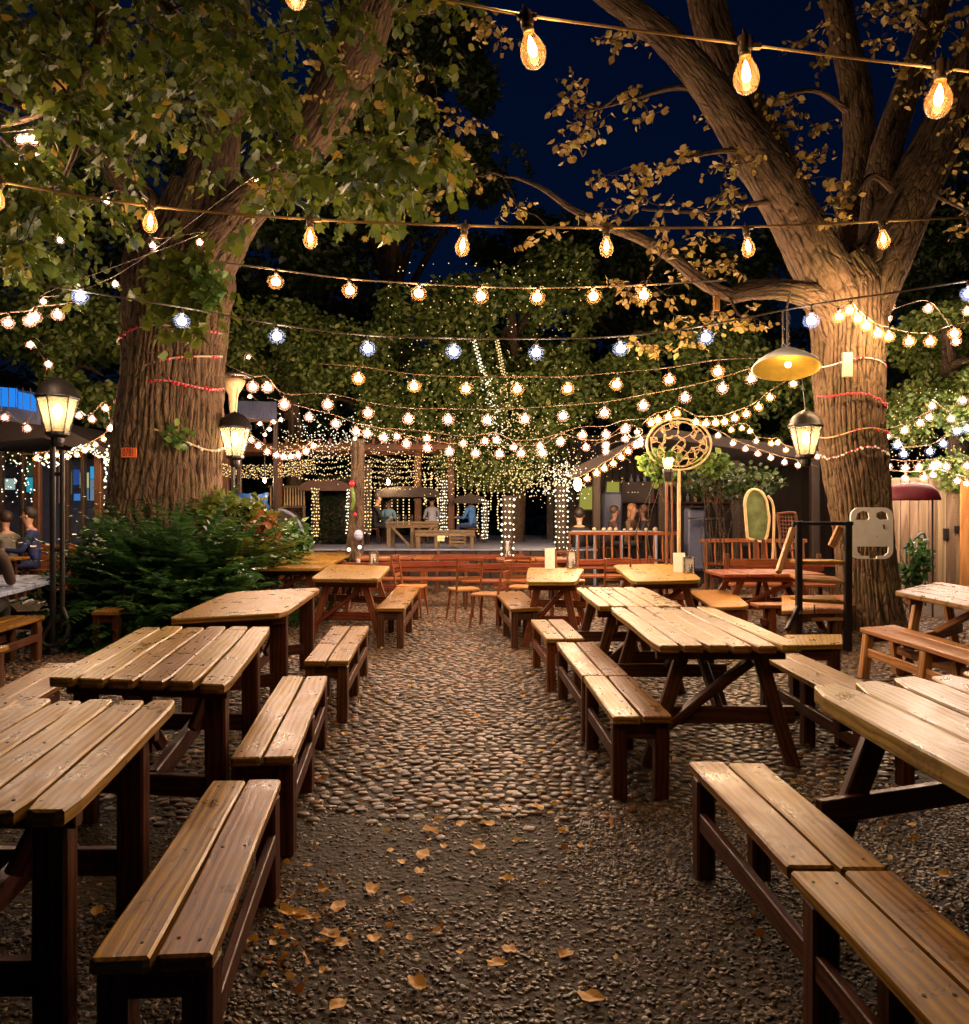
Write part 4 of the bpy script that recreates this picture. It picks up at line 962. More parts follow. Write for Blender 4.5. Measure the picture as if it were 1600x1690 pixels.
shrub('dark green bush behind the strap plants', 470, 890, 12.4, .5, .35, 700, 'leaf_f', 44, .12)
shrub('leafy vine below the rattan disc, left side', 1090, 770, 12.2, .35, .28, 420, 'leaf_b', 45, .13, 'vine', 'greenery round the rattan disc')
shrub('leafy spray to the right of the rattan disc', 1178, 765, 12.3, .28, .2, 260, 'leaf_b', 46, .12, 'vine', 'greenery round the rattan disc')
shrub('dark hanging bush behind the rattan disc pole', 1205, 795, 14.5, 1.0, .36, 1500, 'leaf_d', 47, .1, 'shrub', 'shrubs in front of the dark pavilion')
shrub('small dark shrub in front of the plank fence', 1505, 925, 11.6, .3, .38, 420, 'leaf_f', 48, .09, 'shrub', 'shrubs by the plank fence')
# ---------------------------------------------------------------- strings of bulbs
BM = {}
def bulb_meshes(kind):
    if kind in BM: return BM[kind]
    s = MB(); g = MB(); f = MB()
    if kind == 'edison':
        s.lathe([(0, .048), (.006, .05), (.018, .048), (.019, .01), (.016, 0), (0, 0)], (0, 0, 0), 14)
        s.tube([(0, 0, .045), (0, 0, .07)], .004, 6)
        s.lathe([(.0165, .004), (.0165, -.010), (.015, -.012)], (0, 0, 0), 14)
        g.lathe([(.0150, -.006), (.0165, -.018), (.024, -.034), (.033, -.054), (.0365, -.072), (.034, -.090), (.026, -.105), (.013, -.114), (.0005, -.1165)], (0, 0, 0), 24)
        f.lathe([(.001, -.020), (.006, -.032), (.011, -.052), (.0125, -.066), (.008, -.080), (.0008, -.085)], (0, 0, 0), 8)
    elif kind == 'mid':
        s.lathe([(0, .03), (.014, .03), (.015, 0), (0, 0)], (0, 0, 0), 10)
        g.lathe([(.013, 0), (.022, -.016), (.037, -.045), (.040, -.062), (.035, -.083), (.02, -.097), (.0005, -.101)], (0, 0, 0), 16)
        f.lathe([(.001, -.015), (.010, -.030), (.017, -.052), (.013, -.070), (.001, -.078)], (0, 0, 0), 8)
    else:
        s.lathe([(0, .03), (.013, .03), (.014, 0), (0, 0)], (0, 0, 0), 6)
        f.lathe([(.001, -.012), (.010, -.017), (.026, -.029), (.030, -.043), (.023, -.062), (.001, -.067)], (0, 0, 0), 9)
        g.lathe([(.012, .004), (.036, .000), (.056, -.022), (.062, -.044), (.050, -.076), (.026, -.094), (.0005, -.100)], (0, 0, 0), 12)
    def me(mb, nm, mat):
        if not mb.v: return None
        o = mb.build(nm, mat, smooth=True); m = o.data; bpy.data.objects.remove(o); return m
    BM[kind] = (me(s, 'socket', M['socket']), me(g, 'glass', M['glass']), me(f, 'glow', None or M['fil']))
    return BM[kind]
EM = {}
def glow_mesh(kind, mat, size):
    key = (kind, mat)
    if key not in EM:
        m = bulb_meshes(kind)[2].copy(); m.materials[0] = M[mat]; EM[key] = m
    return EM[key]
def shell_mesh(mat):
    key = ('shell', mat)
    if key not in EM:
        m = bulb_meshes('far')[1].copy(); m.materials[0] = M[{'fil_far': 'shell_warm', 'fil_pink': 'shell_pink', 'fil_cool': 'shell_cool'}[mat]]; EM[key] = m
    return EM[key]
def string(label, bulbs, kind='far', mat='fil_far', size=1.0, drop=.05, ends=(), wire=.006, group='strings of bulbs hung across the garden', sag=0, name='string_lights', cablemat='cable', ctrl=None):
    """bulbs: (px, py of the bulb centre, Y)"""
    if kind == 'far': size *= 1.25 if bulbs[0][2] > 8 else 1.1  # far bulbs enlarged so that their size imitates glare
    pts = [P(x, y, Y) for x, y, Y in bulbs]
    hgt = {'edison': .06, 'mid': .05, 'far': .035}[kind] * size
    t = thing(name, label, 'string lights', pts[len(pts) // 2], group)
    up = Vector((0, 0, hgt + drop))
    hang = [p + up + Vector((0, 0, .02 * size)) for p in pts]
    c = [P(*e) for e in ends[:1] if e] + hang + [P(*e) for e in ends[1:] if e]
    if ctrl: c = [P(*e) for e in ctrl]
    cab = MB(); path = catmull(c, 6); cab.tube(path, wire, 6, cap=False)
    so, gl, _ = bulb_meshes(kind)
    for p, h in zip(pts, hang):
        top = p + Vector((0, 0, hgt))
        if ctrl:
            k = min(range(len(path)), key=lambda i: abs(path[i].x / path[i].y - p.x / p.y)); h = path[k]
        if kind == 'edison':
            cab.tube([h + Vector((-.022, 0, 0)), top + Vector((-.016, 0, .05 * size))], .0022, 5); cab.tube([h + Vector((.022, 0, 0)), top + Vector((.016, 0, .05 * size))], .0022, 5)
            cab.beam(h + Vector((-.03, 0, -.004)), h + Vector((.03, 0, -.004)), .014, .018)
        else: cab.tube([h, top + Vector((0, 0, .02 * size))], wire * .8, 5)
        b = bpy.data.objects.new('bulb', so); C.objects.link(b); b.location = top; b.scale = (size,) * 3
        b.rotation_euler = (random.gauss(0, .09), random.gauss(0, .09), random.uniform(0, 6))
        b.parent = t; b.matrix_parent_inverse = Matrix.Translation(-t.location)
        if kind == 'far': gl = shell_mesh(mat)  # far bulbs: this glass is an added shell imitating their glow halo
        for m, nm in ((gl, 'glass'), (glow_mesh(kind, mat, size), 'filament')):
            if m: 
                g = bpy.data.objects.new(nm, m); C.objects.link(g); g.parent = b
    cab.build('cable', M[cablemat], t)
    return t
def YL(l, Y): return [(x, y, Y) for x, y in l]
string('nearest string with three big amber bulbs across the top right', [(872, 82, 2.4), (1230, 123, 2.4), (1553, 162, 2.4), (1880, 190, 2.4)], 'edison', 'fil', 1.08, .04, ctrl=[(560, -32, 2.4), (740, 0, 2.4), (870, 25, 2.4), (1100, 56, 2.4), (1240, 74, 2.4), (1420, 97, 2.4), (1555, 112, 2.4), (1700, 128, 2.4), (2000, 150, 2.4)], wire=.0045)
string('string just above the view with one bulb peeping in at the top left', [(120, -60, 2.9), (490, -12, 2.9), (860, -70, 2.6)], 'edison', 'fil', 1.08, .04, ctrl=[(-100, -150, 3), (120, -115, 2.9), (490, -70, 2.9), (860, -130, 2.6), (1100, -180, 2.5)], wire=.0045)
string('second string with amber bulbs spanning the whole view', [(-2, 330, 3.9), (249, 366, 3.9), (512, 393, 3.9), (766, 405, 3.9), (1001, 407, 4.0), (1233, 407, 4.2), (1457, 395, 4.4)], 'edison', 'fil', .98, .03, ctrl=[(-60, 290, 3.9), (0, 300, 3.9), (250, 340, 3.9), (520, 362, 3.9), (765, 372, 3.9), (1000, 376, 4), (1235, 374, 4.2), (1457, 365, 4.4), (1640, 356, 4.6)], wire=.0065)
string('third string with small amber bulbs high over the path', YL([(456, 463), (577, 477), (692, 482), (792, 487), (888, 489), (979, 487), (1064, 485)], 6.6), 'far', 'fil_far', 1.1, .03, ctrl=YL([(360, 432), (456, 445), (577, 460), (692, 468), (792, 473), (888, 475), (979, 473), (1064, 470), (1200, 462)], 6.6), wire=.008)
string('string with cold white bulbs across the middle', YL([(134, 488), (301, 528), (456, 553), (606, 573), (750, 578), (886, 580), (1024, 574), (1165, 555), (1340, 527)], 6.0) + [(1600, 482, 6)], 'far', 'fil_cool', 1.0, .05, ctrl=YL([(60, 468), (150, 483), (301, 507), (456, 535), (606, 553), (750, 558), (886, 559), (1024, 555), (1165, 537), (1340, 503), (1480, 482), (1620, 460)], 6), wire=.007)
string('string of warm bulbs sagging in front of the centre tree', YL([(592, 623), (683, 636), (770, 640), (853, 640), (937, 640), (1020, 633), (1105, 625), (1186, 612)], 8.5), 'far', 'fil_far', 1.05, .05, ends=[(520, 600, 8.5), (1290, 590, 8.7)])
string('pinkish bulb string sagging widely below the warm one', YL([(417, 637), (441, 638), (470, 666), (541, 666), (607, 680), (674, 690), (740, 691), (805, 692), (867, 690), (930, 685), (998, 680), (1062, 668), (1131, 655), (1193, 639), (1239, 624)], 10), 'far', 'fil_pink', 1.15, .05, ends=[(370, 600, 10), (1300, 590, 10)])
string('pink bulb string running low towards the centre post', YL([(511, 687), (554, 698), (588, 711), (607, 714), (635, 721), (671, 731), (705, 738), (742, 744), (785, 747), (825, 748), (860, 747), (896, 746), (925, 728), (962, 717), (1000, 716), (1033, 706)], 12), 'far', 'fil_pink', 1.15, .04, ends=[(440, 655, 12), (1090, 690, 12)])
string('upper pink bulb string behind the centre tree lights', YL([(655, 719), (705, 723), (765, 731), (800, 727), (820, 725), (848, 737), (892, 735), (927, 727), (967, 737), (1000, 735), (1032, 723), (1050, 733)], 13.5), 'far', 'fil_pink', 1.1, .04, ends=[(600, 705, 13.5), (1120, 700, 13.5)])
string('bulb string swooping from the pendant lamp past the rattan disc', YL([(1310, 632), (1271, 655), (1252, 671), (1232, 682), (1213, 689), (1196, 695), (1181, 697), (1166, 698), (1149, 696), (1117, 681), (1104, 687), (1086, 692), (1075, 697)], 9.6), 'far', 'fil_far', .85, .02, ends=[(1340, 600, 9.6), (1060, 700, 9.6)])
string('bulb string descending left from the rattan disc to the lit columns', YL([(1057, 732), (1037, 744), (1025, 754), (1012, 764), (998, 772), (985, 780), (970, 789), (956, 797)], 12.5), 'far', 'fil_far', 1.0, .02, ends=[(1075, 718, 12.5), (945, 803, 12.5)])
string('bulb string looping from the trunk fork to the right edge', YL([(1385, 521), (1404, 511), (1416, 524), (1430, 536), (1449, 549), (1468, 554), (1501, 562), (1536, 562), (1576, 549)], 9.2), 'far', 'fil_far', 1.05, .03, ends=[(1370, 500, 9.5), (1640, 520, 9.2)])
string('cluster string of bulbs above the fence at the upper right', YL([(1459, 507), (1470, 505), (1464, 525), (1533, 508), (1579, 562), (1597, 512)], 11), 'far', 'fil_pink', 1.0, .03, ends=[(1440, 500, 11), (1620, 520, 11)])
string('bulb string rising behind the right trunk toward the leaves', YL([(1463, 719), (1494, 709), (1518, 697), (1535, 688), (1538, 669), (1570, 690), (1590, 660)], 12), 'far', 'fil_pink', 1.0, .03, ends=[(1430, 725, 12), (1640, 640, 12)])
string('white bulb string across the greenery right of the trunk', YL([(1481, 733), (1492, 748), (1536, 744), (1558, 731), (1580, 711), (1597, 706)], 12.5), 'far', 'fil_cool', 1.1, .03, ends=[(1440, 720, 12.5), (1640, 690, 12.5)])
string('straight bulb string above the crimson parasol, upper row', YL([(1466, 769), (1495, 771), (1517, 770), (1540, 768), (1548, 766), (1562, 769), (1597, 768)], 12.2), 'far', 'fil_pink', 1.0, .03, ends=[(1430, 765, 12.2), (1640, 765, 12.2)])
string('bulb string above the crimson parasol, lower row', YL([(1464, 786), (1495, 788), (1526, 787), (1541, 783), (1581, 793), (1595, 797)], 12.2), 'far', 'fil_pink', .9, .03, ends=[(1430, 783, 12.2), (1640, 800, 12.2)])
string('bulb string along the pavilion eave on the right', YL([(1186, 718), (1209, 731), (1231, 740), (1251, 748), (1272, 755), (1295, 762), (1318, 767)], 14), 'far', 'fil_pink', .9, .02, ends=[(1150, 700, 14), (1350, 770, 14)])
string('sparse bulb string behind the hanging lantern on the right', YL([(1207, 709), (1225, 706), (1238, 711), (1249, 727), (1274, 731), (1284, 730), (1298, 742), (1350, 753)], 13), 'far', 'fil_far', .8, .02, ends=[(1190, 700, 13), (1380, 745, 13)])
string('bulb string crossing the dark roof toward the right', YL([(1000, 732), (1030, 710), (1052, 712), (1058, 725), (1000, 745)], 15), 'far', 'fil_pink', 1.0, .02, ends=[(980, 735, 15), (1040, 760, 15)])
string('short bulb string at the far left edge under the leaves', YL([(14, 531), (48, 528), (59, 521), (95, 518)], 7.5), 'far', 'fil_pink', 1.0, .03, ends=[(-40, 525, 7.5), (140, 495, 7.5)])
string('three small bulbs clustered at the left edge with a fourth below', YL([(33, 229), (44, 227), (56, 230), (28, 265)], 5.5), 'far', 'fil_pink', .62, .02, ends=[(-20, 220, 5.5), (20, 255, 5.5)], wire=.003)
string('stray small bulbs hanging in the lime foliage', YL([(99, 395), (178, 331), (217, 341), (252, 404), (330, 399), (71, 497), (190, 468), (425, 300)], 7), 'far', 'fil_pink', .62, .03, ends=[(60, 380, 7), (470, 290, 7)], wire=.003)
string('bulbs strung behind the lamp post on the left', YL([(8, 688), (45, 706), (80, 600), (50, 568), (131, 685), (152, 691), (174, 673), (183, 706)], 12), 'far', 'fil_pink', .95, .03, ends=[(-40, 680, 12), (200, 690, 12)], wire=.004)
string('bulb string rising to the left trunk above the stall', YL([(60, 756), (78, 752), (95, 750), (110, 752), (128, 750), (140, 743), (157, 733), (172, 724), (184, 706)], 13), 'far', 'fil_far', .8, .02, ends=[(20, 750, 13), (200, 700, 13)])
string('looped bulb string beside the half-hidden lantern left of centre', YL([(407, 708), (415, 725), (427, 735), (441, 745), (457, 750), (468, 753), (480, 753), (492, 750), (505, 744), (517, 735)], 12.5), 'far', 'fil_pink', .9, .02, ends=[(400, 695, 12.5), (530, 725, 12.5)])
string('faint bulb string above the looped one left of centre', YL([(429, 699), (438, 717), (452, 696), (445, 708), (464, 692), (412, 654), (410, 589)], 14), 'far', 'fil_pink', .7, .02, ends=[(400, 690, 14), (490, 690, 14)], wire=.003)
# ---------------------------------------------------------------- fairy lights
def fairy(label, pts, size=.02, mat='fairy', group='fairy light curtains and garlands', name='fairy_lights', parent=None, seed=1):
    r = np.random.default_rng(seed); p = np.array([list(q) for q in pts]); n = len(p)
    o = np.array([(1, 0, 0), (-1, 0, 0), (0, 1, 0), (0, -1, 0), (0, 0, 1), (0, 0, -1)], float); f = np.array([(0, 2, 4), (2, 1, 4), (1, 3, 4), (3, 0, 4), (2, 0, 5), (1, 2, 5), (3, 1, 5), (0, 3, 5)])
    s = size * r.uniform(.55, 1.3, n); V = (p[:, None] + s[:, None, None] * o[None]).reshape(-1, 3); Fa = (f[None] + (np.arange(n) * 6)[:, None, None]).reshape(-1, 3)
    ob = numpy_mesh(name, V, Fa, M[mat], parent, 3)
    if parent is None: tag(ob, label, 'fairy lights', group, 'stuff')
    else: ob['kind'] = 'stuff'
    return ob
r_ = random.Random(12)
fairy('tiny warm lights scattered thickly through the centre tree', [P(r_.gauss(830, 85), r_.triangular(600, 830, 770), r_.uniform(17.3, 18.6)) for _ in range(1250)] + [P(r_.uniform(640, 960), r_.uniform(430, 640), 18.0) for _ in range(240)], .013, seed=2)
fairy('white light trail winding down the centre tree, left strand', [P(782 + 16 * (k / 60) + 3 * math.sin(k), 560 + 58 * k / 60, 17.6) for k in range(60)] + [P(800 + 40 * (k / 120) + 8 * math.sin(k * .3), 620 + 150 * k / 120, 17.2) + Vector((r_.gauss(0, .05), 0, r_.gauss(0, .05))) for k in range(90)], .015, 'fairy_w', seed=3)
fairy('amber light trail winding down the centre tree, right strand', [P(820 + 12 * (k / 60) + 3 * math.sin(k * 1.3), 560 + 60 * k / 60, 17.6) for k in range(60)] + [P(838 + 18 * (k / 120) + 9 * math.sin(k * .25), 620 + 140 * k / 120, 17.2) + Vector((r_.gauss(0, .06), 0, r_.gauss(0, .05))) for k in range(80)], .015, 'fairy', seed=4)
fairy('warm lights in the foliage right of the big trunk', [P(r_.uniform(1470, 1600), r_.uniform(640, 790), 12.8) for _ in range(160)], .011, seed=5)
def swag(x0, y0, x1, y1, sag, Y, n): return [P(x0 + (x1 - x0) * t + r_.gauss(0, .7), y0 + (y1 - y0) * t + sag * 4 * t * (1 - t) + r_.gauss(0, 1.1), Y + r_.uniform(-.2, .2)) for t in [k / (n - 1) for k in range(n)]]
g = []
for k in range(7): g += swag(470 - 4 * k, 712 + 9 * k, 600, 715 + 10 * k, 22, 17 - .1 * k, 36)
fairy('dense swags of white lights on the pergola, left bay', g, .014, 'fairy', seed=6)
g = []
for k in range(8): g += swag(600, 700 + 10 * k, 745, 722 + 9 * k, 12, 17.6, 38)
for k in range(6): g += swag(608, 760 + 9 * k, 690, 758 + 9 * k, 3, 18.2, 30)
fairy('rows of warm lights under the pergola roof, middle bay', g, .013, 'fairy', seed=7)
g = []
for k in range(6): g += swag(365, 765 + 4 * k, 520, 758 + 4 * k, 6, 16, 60)
fairy('long horizontal garland of lights left of the pergola', g, .012, 'fairy', seed=8)
g = []
for k in range(14):
    x = 690 + k * 11
    g += [P(x + r_.uniform(-1.5, 1.5), 782 + i * 4.5, 19) for i in range(int(r_.uniform(10, 24)))]
fairy('hanging curtain of warm lights behind the stage tables', g, .022, 'fairy', seed=9)
g = []
for k in range(16): g += [P(590 + 9.5 * k, 800 + i * 5, 20) for i in range(14)]
fairy('light curtain behind the left stage tables', g, .019, 'fairy', seed=10)
fairy('white lights tangled above the lit right column', [P(r_.gauss(925, 22), r_.gauss(790, 18), 16) for _ in range(170)], .016, 'fairy_w', seed=11)
fairy('warm lights tangled between the two lit right columns', [P(r_.uniform(840, 960), r_.gauss(790, 18), 16.5) for _ in range(240)], .014, 'fairy', seed=14)
fairy('cool lights spilling over the pergola corner', [P(r_.gauss(545, 45), r_.gauss(728, 24), 16.8) for _ in range(380)], .012, 'fairy_w', seed=15)
fairy('white light tangle beside the left stall', [P(r_.uniform(172, 187), r_.uniform(735, 880), 12.9) for _ in range(110)], .018, 'fairy_w', seed=16)
fairy('string of tiny lights over the stall on the left', [P(60 + 125 * k / 150, 752 + 14 * math.sin(k * .05) + r_.uniform(-6, 6), 13.2) for k in range(150)], .016, 'fairy_w', seed=17)
fairy('tiny lights in the dark bush at the left edge', [P(r_.uniform(0, 60), r_.uniform(745, 830), 14) for _ in range(60)], .014, 'fairy_w', seed=18)
def column(label, px, y0, y1, Y, w=.16, mat='fairy', post='darkwood', rows=None, size=.017, dens=.07):
    b = P(px, y1, Y); tp = P(px, y0, Y)
    t = thing('lit_column', label, 'column', b, 'columns wrapped in fairy lights')
    mb = MB(); mb.beam(b, tp, w, w, up=(0, 1, 0)); mb.build('post', M[post], t)
    pts = []; z = b.z
    k = 0
    while z < tp.z:
        for q in range(4):
            pts.append((b.x + (q - 1.5) / 1.5 * (w / 2 + .01) + r_.uniform(-.014, .014), b.y - w / 2 - .02 - (.0 if q in (0, 4) else .01), z + r_.uniform(-.012, .012)))
        z += dens; k += 1
    fairy('', pts, size, mat, None, 'fairy_lights', t, seed=int(px))
column('slim column with amber lights left of the hedge panel', 522, 806, 884, 16.5, .12, 'fairy')
column('column with cold lights beside the dark post', 606, 765, 880, 15.8, .16, 'fairy')
column('narrow light-wrapped column right of the white-shirted person', 733, 790, 885, 17, .12, 'fairy_w')
column('light-wrapped column just right of the blue-shirted person', 801, 825, 888, 16.2, .1, 'fairy_w')
column('broad column of white lights right of the stage tables', 838, 818, 925, 14.8, .2, 'fairy_w', size=.024, dens=.115)
column('broad column of white lights before the dark pavilion', 926, 800, 912, 15.2, .2, 'fairy_w', size=.021, dens=.10)
column('thin lit post at the hedge panel right edge', 577, 808, 880, 16.6, .08, 'fairy_w')
# ---------------------------------------------------------------- garlands on the trunks
def wrap(label, px, py, Y, rad, tilt, mat, beadmat, nb=40, tube=.008, bead=.014, a0=R(185), a1=R(355), wav=.03):
    c = P(px, py, Y); t = thing('garland', label, 'garland', c, 'garlands wrapped round the trunks'); mb = MB(); pts = []
    for k in range(41):
        a = a0 + (a1 - a0) * k / 40; pts.append(Vector((c.x + rad * math.cos(a), c.y + rad * math.sin(a), c.z + tilt * math.cos(a) * rad + wav * math.sin(a * 3))))
    mb.tube(pts, tube, 5); mb.build('cord', M[mat], t)
    b = MB(); rr = random.Random(int(py))
    for k in range(nb):
        q = pts[rr.randint(8, 40) if nb < 30 else int(k * 40 / nb)]; b.ball(q + Vector((rr.uniform(-.01, .01), -.008, rr.uniform(-.02, .01))), bead * rr.uniform(.7, 1.2), 6, 4)
    b.build('beads', M[beadmat], t)
wrap('pale band tied round the right trunk just above the red bead rows', 1400, 605, 10.1, .435, .02, 'white', 'redbead', 12)
wrap('red bead garland slanting down round the right trunk', 1402, 662, 10.1, .43, -.16, 'redbead', 'redbead', 40)
wrap('thin pinkish cord round the middle of the right trunk', 1405, 716, 10.1, .415, .1, 'rattan', 'redbead', 20)
wrap('red and white bead garland, lowest on the right trunk', 1407, 748, 10.1, .415, .06, 'redbead', 'white', 34, bead=.014, wav=.05)
wrap('dark cord with red beads near the top of the left trunk', 286, 560, 11.8, .76, .1, 'cord', 'redbead', 12, bead=.035, tube=.014)
wrap('thin rising cord across the left trunk', 286, 618, 11.8, .76, .35, 'cord', 'redbead', 20, bead=.022, tube=.014)
wrap('drooping cord with red tips on the left trunk', 286, 650, 11.8, .78, .12, 'cord', 'redbead', 40, bead=.026, wav=.07, tube=.014)
wrap('lowest looping light cord on the left trunk', 285, 728, 11.8, .80, -.1, 'rattan', 'white', 26, bead=.02, wav=.1, tube=.014)
# ---------------------------------------------------------------- lamps
def lantern(label, c, s=1.0, post=None, hook=None, name='lantern', group='glowing lanterns', flame='mantle'):
    """c: centre of the tapering glass body; body about .36 m high at s=1"""
    c = Vector(c); t = thing(name, label, 'lamp', (c.x, c.y, 0) if post is not None else c, group)
    h0, h1, rb, rt = -.21 * s, .16 * s, .105 * s, .20 * s; n = 6
    gl = MB(); gl.lathe([(rb * .97, h0), (rt * .97, h1)], c, n, rot=R(30)); gl.build('glass', M['lglass'], t)
    fr = MB()
    for k in range(n):
        a = R(30) + 2 * math.pi * k / n
        fr.tube([c + Vector((rb * math.cos(a), rb * math.sin(a), h0)), c + Vector((rt * math.cos(a), rt * math.sin(a), h1))], .007 * s, 5)
    for rr, h in ((rb, h0), (rt, h1)): fr.lathe([(rr - .006, h - .01), (rr + .012, h - .01), (rr + .012, h + .012), (rr - .006, h + .012)], c, n, rot=R(30))
    fr.build('frame', M['iron'], t)
    cp = MB(); cp.lathe([(rt * 1.12, h1 + .012), (rt * 1.0, h1 + .05 * s), (rt * .92, h1 + .1 * s), (rt * .6, h1 + .17 * s), (rt * .3, h1 + .2 * s), (.02, h1 + .215 * s), (.0005, h1 + .24 * s)], c, 20); cp.build('cap', M['iron'], t, smooth=True)
    fl = MB(); fl.ball(c + Vector((0, 0, .02 * s)), .042 * s, 10, 8, sc=(1, 1, 1.9)); fl.build('flame', M[flame], t, smooth=True)
    bs = MB(); bs.lathe([(.0005, h0 - .14 * s), (rb * .5, h0 - .14 * s), (rb * .62, h0 - .1 * s), (rb * .62, h0 - .05 * s), (rb * 1.1, h0 - .02 * s), (rb * 1.1, h0)], c, 12); bs.build('base', M['iron'], t)
    if post is not None:
        p = MB(); z1 = c.z + h0 - .13 * s
        p.tube([(c.x - .05, c.y, .0), (c.x - .05, c.y, z1)], .03, 10); p.tube([(c.x + .05, c.y, .25), (c.x + .05, c.y, z1 - .05)], .026, 10)
        for z in (.35, 1.1, 1.9): p.beam((c.x - .06, c.y, z), (c.x + .06, c.y, z), .03, .04)
        p.lathe([(.09, 0), (.09, .03), (.05, .08), (.03, .12)], (c.x - .05, c.y, 0), 14)
        p.tube(catmull([(c.x + .05, c.y, .5), (c.x + .13, c.y - .03, .3), (c.x + .1, c.y - .08, .16), (c.x - .02, c.y - .1, .1), (c.x - .12, c.y - .08, .16), (c.x - .08, c.y - .03, .28), (c.x - .04, c.y, .42)], 5), .024, 8)
        p.build('post', M['iron'], t)
    if hook is not None:
        p = MB(); p.tube([c + Vector((0, 0, h1 + .22 * s)), hook], .006, 6); p.build('hanger', M['iron'], t)
lantern('glowing lantern on a twin black post at the far left', P(95, 682, 8.3), 1.0, post=0, name='lamp_post')
lantern('lantern hanging by a cord beside the right trunk', P(1330, 725, 9.3), .92, hook=P(1322, 600, 9.4))
lantern('half-hidden lantern on the right side of the left trunk', P(388, 727, 11.9), 1.15, hook=P(392, 640, 12.0))
def heater():
    c = P(385, 622, 13); t = thing('patio_heater', 'mushroom patio heater with a shiny reflector behind the left trunk', 'heater', (c.x, c.y, 0))
    a = MB(); a.lathe([(.26, -.02), (.3, 0), (.2, .06), (.05, .1), (.0005, .11)], c, 24); a.build('reflector', M['steel'], t, smooth=True)
    a = MB(); a.lathe([(.13, -.03), (.2, -.06), (.17, -.14), (.08, -.3), (.06, -.55), (.05, -.6)], c, 16); a.build('burner', M['rattan'], t, smooth=True)
    a = MB(); a.tube([(c.x, c.y, 0), (c.x, c.y, c.z - .5)], .035, 10); a.lathe([(.22, 0), (.22, .5), (.1, .55)], (c.x, c.y, 0), 20); a.build('stand', M['iron'], t)
    a = MB(); a.lathe([(.12, -.045), (.12, -.03), (.0005, -.03)], c, 12); a.build('glowing_screen', M['amber_lamp'], t)
heater()
def pendant():
    c = P(1298, 600, 8.2); t = thing('pendant_lamp', 'wide gold enamel pendant dish hanging beside the right tree', 'lamp', c)
    a = MB(); a.lathe([(.335, -.055), (.345, -.05), (.31, 0), (.24, .055), (.16, .09), (.14, .12), (.05, .135), (.0005, .14)], c, 40)
    a.build('outer_shade', M['cream'], t, smooth=True)
    a = MB(); a.lathe([(.335, -.052), (.30, -.002), (.23, .05), (.15, .083), (.0005, .095)], c, 40); a.build('inner_shade', M['brass'], t, smooth=True)
    a = MB(); a.ball(c + Vector((.02, 0, -.01)), .03, 10, 8); a.build('lamp_bulb', M['mantle'], t, smooth=True)
    for o_ in list(C.objects):
        if o_.parent is t: o_.location = Vector((0, 0, 0)); o_.matrix_parent_inverse = Matrix.Translation(-c); o_.data.transform(Matrix.Translation(c) @ Matrix.Rotation(R(-13), 4, 'X') @ Matrix.Rotation(R(4), 4, 'Y') @ Matrix.Translation(-c))
    a = MB(); a.tube([c + Vector((.02, 0, .13)), c + Vector((.02, 0, .56))], .02, 8); a.tube([c + Vector((-.03, 0, .12)), c + Vector((-.03, 0, .56))], .013, 8); a.beam(c + Vector((-.03, 0, .2)), c + Vector((.03, 0, .2)), .03, .03); a.tube([c + Vector((0, 0, .55)), P(1305, 482, 9.3)], .012, 6); a.build('hanger', M['steel'], t)
pendant()
def disc():
    c = P(1121, 733, 12.0); r = .49; t = thing('rattan_disc', 'round woven rattan disc on a tall pole', 'sculpture', (c.x, c.y, 0))
    a = MB(); n = 48; sq = .8
    ring = [c + Vector((r * math.cos(2 * math.pi * k / n), 0, r * sq * math.sin(2 * math.pi * k / n))) for k in range(n + 1)]
    a.tube(ring, .018, 8); a.tube([c + (p - c) * .86 for p in ring], .009, 6); a.build('rim', M['rattan'], t, smooth=True)
    w = MB(); rr = random.Random(5); pts = []
    for k in range(120):
        q = rr.uniform(0, 6.28); s = r * math.sqrt(rr.random()) * .93; pts.append(Vector((s * math.cos(q), rr.uniform(-.02, .02), s * sq * math.sin(q))))
    for i, p in enumerate(pts):
        for q in sorted(pts, key=lambda v: (v - p).length)[1:5]:
            w.tube([c + p, c + (p + q) / 2 + Vector((rr.uniform(-.015, .015), -.01, rr.uniform(-.015, .015))), c + q], .0065, 5)
    w.build('woven_web', M['rattan'], t, smooth=True)
    a = MB(); a.tube([(c.x - .0, c.y, 0), (c.x, c.y, c.z - r * sq)], .028, 10); a.build('pole', M['rattan'], t)
disc()
def torch():
    c = P(1103, 765, 11.2); t = thing('torch_lamp', 'lit torch lamp on a dark post in front of the rattan disc', 'lamp', (c.x, c.y, 0))
    a = MB(); a.lathe([(.05, -.09), (.075, .02), (.08, .08)], c, 14); a.build('glass', M['lglass'], t, smooth=True)
    a = MB(); a.ball(c + Vector((0, 0, .02)), .035, 8, 6, sc=(1, 1, 1.4)); a.build('flame', M['mantle'], t, smooth=True)
    a = MB(); a.lathe([(.0005, -.26), (.05, -.25), (.08, -.12), (.075, -.08)], c, 12); a.build('bowl', M['iron'], t)
    a = MB(); a.tube([(c.x - .02, c.y, 0), (c.x - .02, c.y, c.z - .22)], .022, 8); a.tube([(c.x + .04, c.y, .6), (c.x + .06, c.y, 1.2), (c.x + .05, c.y, c.z - .22)], .014, 8); a.build('post', M['wicker'], t)
torch()
